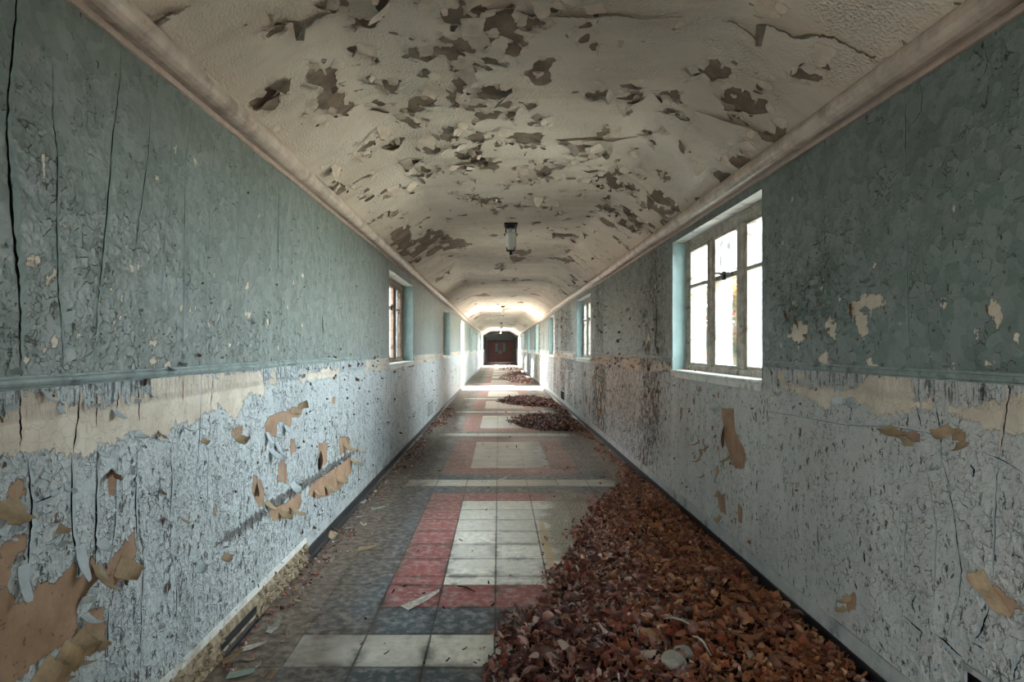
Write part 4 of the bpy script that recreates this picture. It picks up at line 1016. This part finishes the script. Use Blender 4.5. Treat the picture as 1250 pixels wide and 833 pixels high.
def tone_at(x, yv, r): 
    edge = .30 + .14 * (yv - 2.5) * .9
    return (.5 if x + r.gauss(0, .22) > max(edge, .55) + .12 else 0) + r.random() * .499
leaf_me = []
for zone in (0, 1):
    for k in range(54):
        v_, f_ = LV[k % 18]
        me = mesh('dry_leaf', v_, f_, M['leaf'], True); at = me.attributes.new('tone', 'FLOAT', 'POINT'); at.data.foreach_set('value', np.full(len(v_), zone * .5 + (k * .618034 % 1) * .499, np.float32)); leaf_me.append(me)
src = bpy.data.objects.new('dry_leaf', leaf_me[0])
NIND = 288
for rank in range(NIND):
    x, yv, z, s = pts[order[rank]]
    o = src if rank == 0 else src.copy()
    o.data = leaf_me[int(tone_at(x, yv, rs) >= .5) * 54 + rs.randrange(54)]; s *= 1.15
    R_ = rot(rs).to_4x4()
    zmin = min((R_ @ Vector(v.co)).z for v in o.data.vertices) * s
    z0 = max(z + .010, .001 - zmin)
    o.matrix_world = Matrix.Translation((x, yv, z0)) @ R_ @ Matrix.Scale(s, 4)
    C.objects.link(o)
    props(o, 'curled reddish-brown dry leaf on top of the leaf drift along the right wall', 'leaf', 'loose dry leaves on the drift')
V = []; Fc = []; T = []; b = 0
for rank in order[NIND:]:
    x, yv, z, s = pts[rank]; v_, f_ = LV[rs.randrange(len(LV))]
    R_ = np.array(rot(rs)); w = v_ @ R_.T * s; zz = max(z, .001 - w[:, 2].min()); w = w + np.array([x, yv, zz])
    w[:, 0] = np.clip(w[:, 0], XL + .02, XR - .018)
    V.append(w); Fc.append(np.array(f_) + b); b += len(v_); T.append(np.full(len(v_), tone_at(x, yv, rs)))
# the matted bed below
gx_ = np.linspace(-.15, XR - .012, 60); gy_ = np.linspace(1.1, 18, 380); GX, GY = np.meshgrid(gx_, gy_, indexing='ij'); gh, gd = heaps(GX, GY)
gz = np.where(gd > .03, np.maximum(gh - .004, .003) + .012 * (fbm(GX * 22, GY * 22, 90) - .3), -.01)
V.append(np.stack([GX.ravel(), GY.ravel(), gz.ravel()], 1)); T.append(np.zeros(GX.size)); nfl = sum(len(f) for f in Fc)
i0, j0 = np.meshgrid(np.arange(59), np.arange(379), indexing='ij'); i0 = i0.ravel(); j0 = j0.ravel()
qd = np.stack([i0 * 380 + j0, (i0 + 1) * 380 + j0, (i0 + 1) * 380 + j0 + 1, i0 * 380 + j0 + 1], 1)
qd = qd[(gz.ravel()[qd] > 0).any(1)] + b
Fc.append(qd); V = np.concatenate(V); Fc = np.concatenate(Fc); T = np.concatenate(T)
me = mesh('fallen_leaves', V, Fc, [M['leaf'], M['bed']], True, [0] * nfl + [1] * len(qd))
at = me.attributes.new('tone', 'FLOAT', 'POINT'); at.data.foreach_set('value', T.astype(np.float32))
props(obj('fallen_leaves', me), 'mass of small brown dry leaves drifted along the right wall and in heaps', 'leaves', None, 'stuff')

def single_leaf(px, py, size, mat, label, group=None, z=.11, rz=None, var=0, tilt=.2):
    v_, f_ = LV[var]; X, Y_ = px, py
    me = mesh('dry_leaf', v_ * np.array([1, 1.2, .8]), f_, mat, True); at = me.attributes.new('tone', 'FLOAT', 'POINT'); at.data.foreach_set('value', np.full(len(v_), .62, np.float32))
    o = obj('dry_leaf', me); o.scale = (size,) * 3; o.rotation_euler = (tilt, .1, rz if rz is not None else random.uniform(0, 6)); o.location = (X, Y_, z)
    return props(o, label, 'leaf', group)
def pfz(x, y, z): d = (H - z) * F / (y - VY); return ((x - VX) * d / F, d)
for (x, y, s, m_, lb, var, rz) in [(915, 785, .15, 'leaf_ochre', 'large ochre veined leaf near the right end of the drift', 2, 2.6), (925, 815, .12, 'leaf', 'broad rust-coloured leaf at the front of the drift', 5, .8), (800, 648, .12, 'leaf_ochre', 'pale tan leaf lying long in the middle of the drift', 7, .4), (838, 678, .12, 'leaf_ochre', 'ochre leaf beside the wall side of the drift', 9, 3.4), (690, 765, .08, 'leaf_ochre', 'small tan leaf near the inner edge of the drift', 3, 1.1)]:
    X, Y_ = pfz(x, y, .09); single_leaf(X, Y_, s, M[m_], lb, None, .128, rz, var)
# leaves blown onto the nearest window sill
for k in range(12):
    yv = random.choice([random.uniform(4.75, 5.25), random.uniform(5.0, 5.26), random.uniform(3.6, 5.2)])
    me = leaf_me[54 + k * 5 % 54]; o = obj('dry_leaf', me); s = random.uniform(.03, .05); o.scale = (s, s, s * .8); o.rotation_euler = (random.uniform(-.3, .3), random.uniform(-.3, .3), random.uniform(0, 6))
    o.location = (XR + random.uniform(.02, .085), yv, WZ0 + .020 + s * .3); props(o, 'small brown leaf blown onto the nearest right window sill', 'leaf', 'leaves on the window sill')

# ------------------------------------------------------------------ debris on the floor
def chip(x, y, z, w, l, mat, label, rz=0, curl=.5, group=None, name='paint_chip', cat='paint flake', lift=.1):
    r2 = random.Random(int(x * 991 + y * 77))
    v_, f_, fm = flake((-l / 2, 0, 0), (1, 0, 0), (0, 0, 1), w, l, lift, curl, r2, 4, 5, .0015, .2)
    o = obj(name, mesh(name, v_, f_, [mat, mat])); o.location = (x, y, z); o.rotation_euler = (0, 0, rz)
    return props(o, label, cat, group)
def cpx(x, y, w, l, mat, label, rz=0, curl=.4, **k):
    X, Y_ = pf(x, y); return chip(X, Y_, .002, w, l, mat, label, rz, curl, **k)
cpx(517, 735, .075, .25, M['stone'], 'long pale strip of paint lying across the red tiles', .75, .15, lift=.03)
cpx(462, 622, .07, .12, M['chip_g'], 'pale green paint flake on the dirt by the left wall', .2, .2)
cpx(296, 825, .07, .12, M['chip_g'], 'pale green paint flake at the bottom by the left skirting', .1, .2)
cpx(449, 671, .09, .13, M['chip_t'], 'tan flake lying on the brown tiles left of the red border', .1, .2)
cpx(440, 632, .03, .07, M['chip_w'], 'slim white flake on the dirt by the left wall', -.1, .3)
cpx(428, 646, .04, .09, M['chip_g'], 'pale curled flake close to the left skirting', -.3, .4)
cpx(464, 601, .03, .18, M['chip_t'], 'narrow tan strip of paint by the left skirting', .9, .1)
cpx(591, 560, .05, .07, M['chip_w'], 'white scrap lying on the second floor panel', .3, .5)
cpx(615, 586, .06, .10, M['chip_w'], 'white folded scrap on the white tile band', .2, .9)
cpx(337, 768, .05, .10, M['stone'], 'grey curled paint piece by the left skirting', 1.1, 1.2)
cpx(333, 768, .05, .05, M['stone'], 'small crumpled pale piece beside the grey curl', .2, 1.5)
cpx(312, 792, .06, .10, M['stone'], 'flat grey paint piece at the foot of the left wall', .1, .4)
cpx(281, 808, .06, .12, M['chip_t'], 'tan paint strip in the near left corner debris', .5, .5)
cpx(404, 686, .05, .06, M['stone'], 'pale crumbled lump on the dirt by the left wall', .5, 1.2)
r_ = random.Random(8)
for k in range(9):
    cpx(r_.uniform(434, 458), 0 + r_.uniform(598, 616), .03, .05, M['chip_w'], 'white paint chip in the small scatter at the left skirting', r_.uniform(0, 3), .8, group='white chips by the left skirting')
for k in range(70):
    yv = 2.4 + 6 * r_.random() ** 1.3; X = XL + .05 + abs(r_.gauss(0, .16))
    chip(X, yv, .002, r_.uniform(.012, .03), r_.uniform(.015, .045), M[r_.choice(['chip_t', 'chip_t', 'stone', 'back_c'])], 'small flake in the debris along the foot of the left wall', r_.uniform(0, 6), r_.uniform(.2, 1.3), 'flakes along the left skirting')
for k in range(26):
    x = r_.uniform(430, 610); y = r_.uniform(600, 820); X, Y_ = pf(x, y)
    if X > -.85: chip(X, Y_, .001, r_.uniform(.006, .014), r_.uniform(.01, .03), M[r_.choice(['iron', 'bed', 'bed'])], 'tiny dark crumb on the near floor tiles', r_.uniform(0, 6), r_.uniform(.2, 1), 'dark crumbs on the tiles', 'crumb', 'crumb')
for (x, y, s, lb) in [(834, 800, .032, 'pale round lump of plaster lying in the leaves'), (822, 812, .045, 'larger pale plaster piece at the front of the drift'), (776, 564, .07, 'broken block of plaster near the right skirting')]:
    X, Y_ = pfz(x, y, .09 if y > 700 else .02); import bmesh
    bm = bmesh.new(); bmesh.ops.create_icosphere(bm, subdivisions=2, radius=1)
    rr = random.Random(int(x))
    for w in bm.verts: w.co = Vector((w.co.x * 1.25, w.co.y, w.co.z * .7)) * (1 + .18 * (vnoise(w.co.x * 2 + 9, w.co.y * 2 + w.co.z * 3, int(x)) - .5) + rr.uniform(-.13, .13))
    me = bpy.data.meshes.new('plaster_lump'); bm.to_mesh(me); bm.free(); me.materials.append(M['stone'])
    o = obj('plaster_lump', me); o.scale = (s,) * 3; o.rotation_euler = (.2, .1, rr.uniform(0, 3)); o.location = (X, Y_, (.105 if y > 700 else s * .5)); props(o, lb, 'plaster')
for (x0, y0, x1, y1, lb) in [(811, 760, 850, 772, 'pale bent twig lying on the leaf drift'), (846, 782, 868, 806, 'pale curled strip standing in the leaves')]:
    a = Vector((*pfz(x0, y0, .10), .118)); c = Vector((*pfz(x1, y1, .10), .118)); mid = (a + c) / 2 + Vector((.01, .01, .012))
    t = MB(); t.tube([a, a.lerp(mid, .5) + Vector((0, .004, .004)), mid, mid.lerp(c, .5), c], [.003, .0045, .005, .004, .002], 7); props(t.build('twig', M['stone']), lb, 'twig')
for (x0, y0, x1, y1) in [(558, 717, 580, 724)]:
    a = Vector((*pf(x0, y0), .006)); c = Vector((*pf(x1, y1), .006)); t = MB(); t.tube([a, a.lerp(c, .5) + Vector((.0, .02, .002)), c], [.003, .004, .002], 6); props(t.build('twig', M['bed']), 'thin dark twig lying on the near red tiles', 'twig')

# ------------------------------------------------------------------ outdoors
g = MB(); g.box(XR + THICK, 60, -30, 90, -.5, -.25); props(g.build('ground', M['ground']), 'rough grass outside the right windows', 'ground', None, 'structure')
g = MB(); g.box(-60, XL - THICK, -30, 90, -.5, -.25); props(g.build('ground', M['ground']), 'rough grass outside the left windows', 'ground', None, 'structure')
g = MB(); g.box(-10.5, -9, -5.5, 17.6, -.25, 5.8); g.add([(-11, -5.8, 5.8), (-8.6, -5.8, 5.8), (-8.6, 18, 5.8), (-11, 18, 5.8), (-9.8, -5.8, 6.3), (-9.8, 18, 6.3)], [(0, 1, 2, 3), (0, 3, 5, 4), (1, 4, 5, 2), (0, 4, 1), (3, 2, 5)])
props(g.build('sun_block_wing', M['brick']), 'added unseen brick wing on the left, keeps sun off the near windows', 'building')  # added out of view to block the sun from the near left windows
def bush(name, label, x, yv, h, rad, nl, mats, seed, group=None):
    r2 = random.Random(seed); rt = empty(name, (x, yv, -.25)); props(rt, label, name.replace('_', ' '), group)
    st = MB(); tips = []
    for k in range(9):
        a = r2.uniform(0, 2 * PI); p = [Vector((0, 0, 0))]
        for q in range(5): p.append(p[-1] + Vector((math.cos(a) * rad * .2 * r2.uniform(.4, 1.4), math.sin(a) * rad * .2 * r2.uniform(.4, 1.4), h / 5 * r2.uniform(.7, 1.05))))
        st.tube(p, [.03, .024, .018, .013, .009, .004], 6); tips += p[1:]
    st.build('stems', M['bark'], rt)
    for mi, mt in enumerate(mats):
        V_ = []; F_ = []; T_ = []; b_ = 0
        for k in range(nl // len(mats)):
            c = r2.choice(tips) + Vector((r2.gauss(0, rad * .22), r2.gauss(0, rad * .22), r2.gauss(0, rad * .16))); v_, f_ = LV[r2.randrange(18)]
            w = v_ @ np.array(rot(r2) @ Matrix.Rotation(r2.uniform(0, 3), 3, 'X')).T * r2.uniform(.07, .13) + np.array(c); w[:, 2] = np.maximum(w[:, 2], .01)
            V_.append(w); F_.append(np.array(f_) + b_); b_ += len(v_); T_.append(np.full(len(v_), r2.random()))
        me = mesh('foliage', np.concatenate(V_), np.concatenate(F_), mt, True); at = me.attributes.new('tone', 'FLOAT', 'POINT'); at.data.foreach_set('value', np.concatenate(T_).astype(np.float32)); obj('foliage', me, rt)
GA = [M['green'], M['autumn']]
bush('shrub', 'green and orange shrub close outside the nearest right window', 3.05, 8.0, 2.6, .85, 5600, GA, 1)
bush('shrub', 'tall green-leaved shrub outside behind the orange one', 5.6, 14.0, 3.6, 1.1, 2600, GA, 2)
bush('shrub', 'orange shrub outside near the left edge of the nearest window', 3.55, 10.4, 2.3, .7, 3200, [M['autumn'], M['autumn']], 3)
bush('shrub', 'shrub outside opposite the nearest right window', 3.4, 5.6, 1.3, .7, 700, GA, 4)

# ------------------------------------------------------------------ light
w = bpy.data.worlds.new('sky'); bpy.context.scene.world = w; w.use_nodes = True; nt = w.node_tree; nt.nodes.clear()
wo = nt.nodes.new('ShaderNodeOutputWorld'); bg = nt.nodes.new('ShaderNodeBackground'); bg.inputs[0].default_value = (.92, .965, 1.0, 1); bg.inputs[1].default_value = 24.0
nt.links.new(bg.outputs[0], wo.inputs[0])
sd = bpy.data.lights.new('sun', 'SUN'); sd.energy = 60; sd.angle = math.radians(1.5); sd.color = (1.0, .95, .86)
so = bpy.data.objects.new('sun', sd); C.objects.link(so); so.rotation_euler = (0, math.radians(-(90 - 24.5)), 0); so.location = (-20, 20, 12)
for side, ops in ((1, open_r), (-1, open_l)):
    for a, b, c, d in ops:
        ld = bpy.data.lights.new('window_portal', 'AREA'); ld.shape = 'RECTANGLE'; ld.size = d - c; ld.size_y = b - a; ld.cycles.is_portal = True
        lo = bpy.data.objects.new('window_portal', ld); C.objects.link(lo)
        lo.location = ((XR + THICK + .01) if side > 0 else (XL - THICK - .01), (a + b) / 2, (c + d) / 2); lo.rotation_euler = (0, math.radians(90 * side), 0)

cam = bpy.data.cameras.new('camera'); co_ = bpy.data.objects.new('camera', cam); C.objects.link(co_)
co_.location = (0, 0, H); co_.rotation_euler = (PI / 2, 0, 0); cam.sensor_width = 36; cam.lens = F / 1250 * 36
cam.shift_x = (625 - VX) / 1250; cam.shift_y = (VY - 416.5) / 1250; cam.clip_start = .05; cam.clip_end = 300
sc = bpy.context.scene; sc.camera = co_
sc.view_settings.view_transform = 'Standard'; sc.view_settings.look = 'None'; sc.view_settings.gamma = 1; sc.view_settings.use_curve_mapping = False
sc.view_settings.exposure = 1.05
try:
    sc.cycles.use_denoising = True; sc.cycles.denoiser = 'OPENIMAGEDENOISE'; sc.cycles.max_bounces = 14; sc.cycles.diffuse_bounces = 8; sc.cycles.transparent_max_bounces = 24; sc.cycles.sample_clamp_indirect = 8; sc.cycles.caustics_reflective = False; sc.cycles.caustics_refractive = False
except Exception: pass
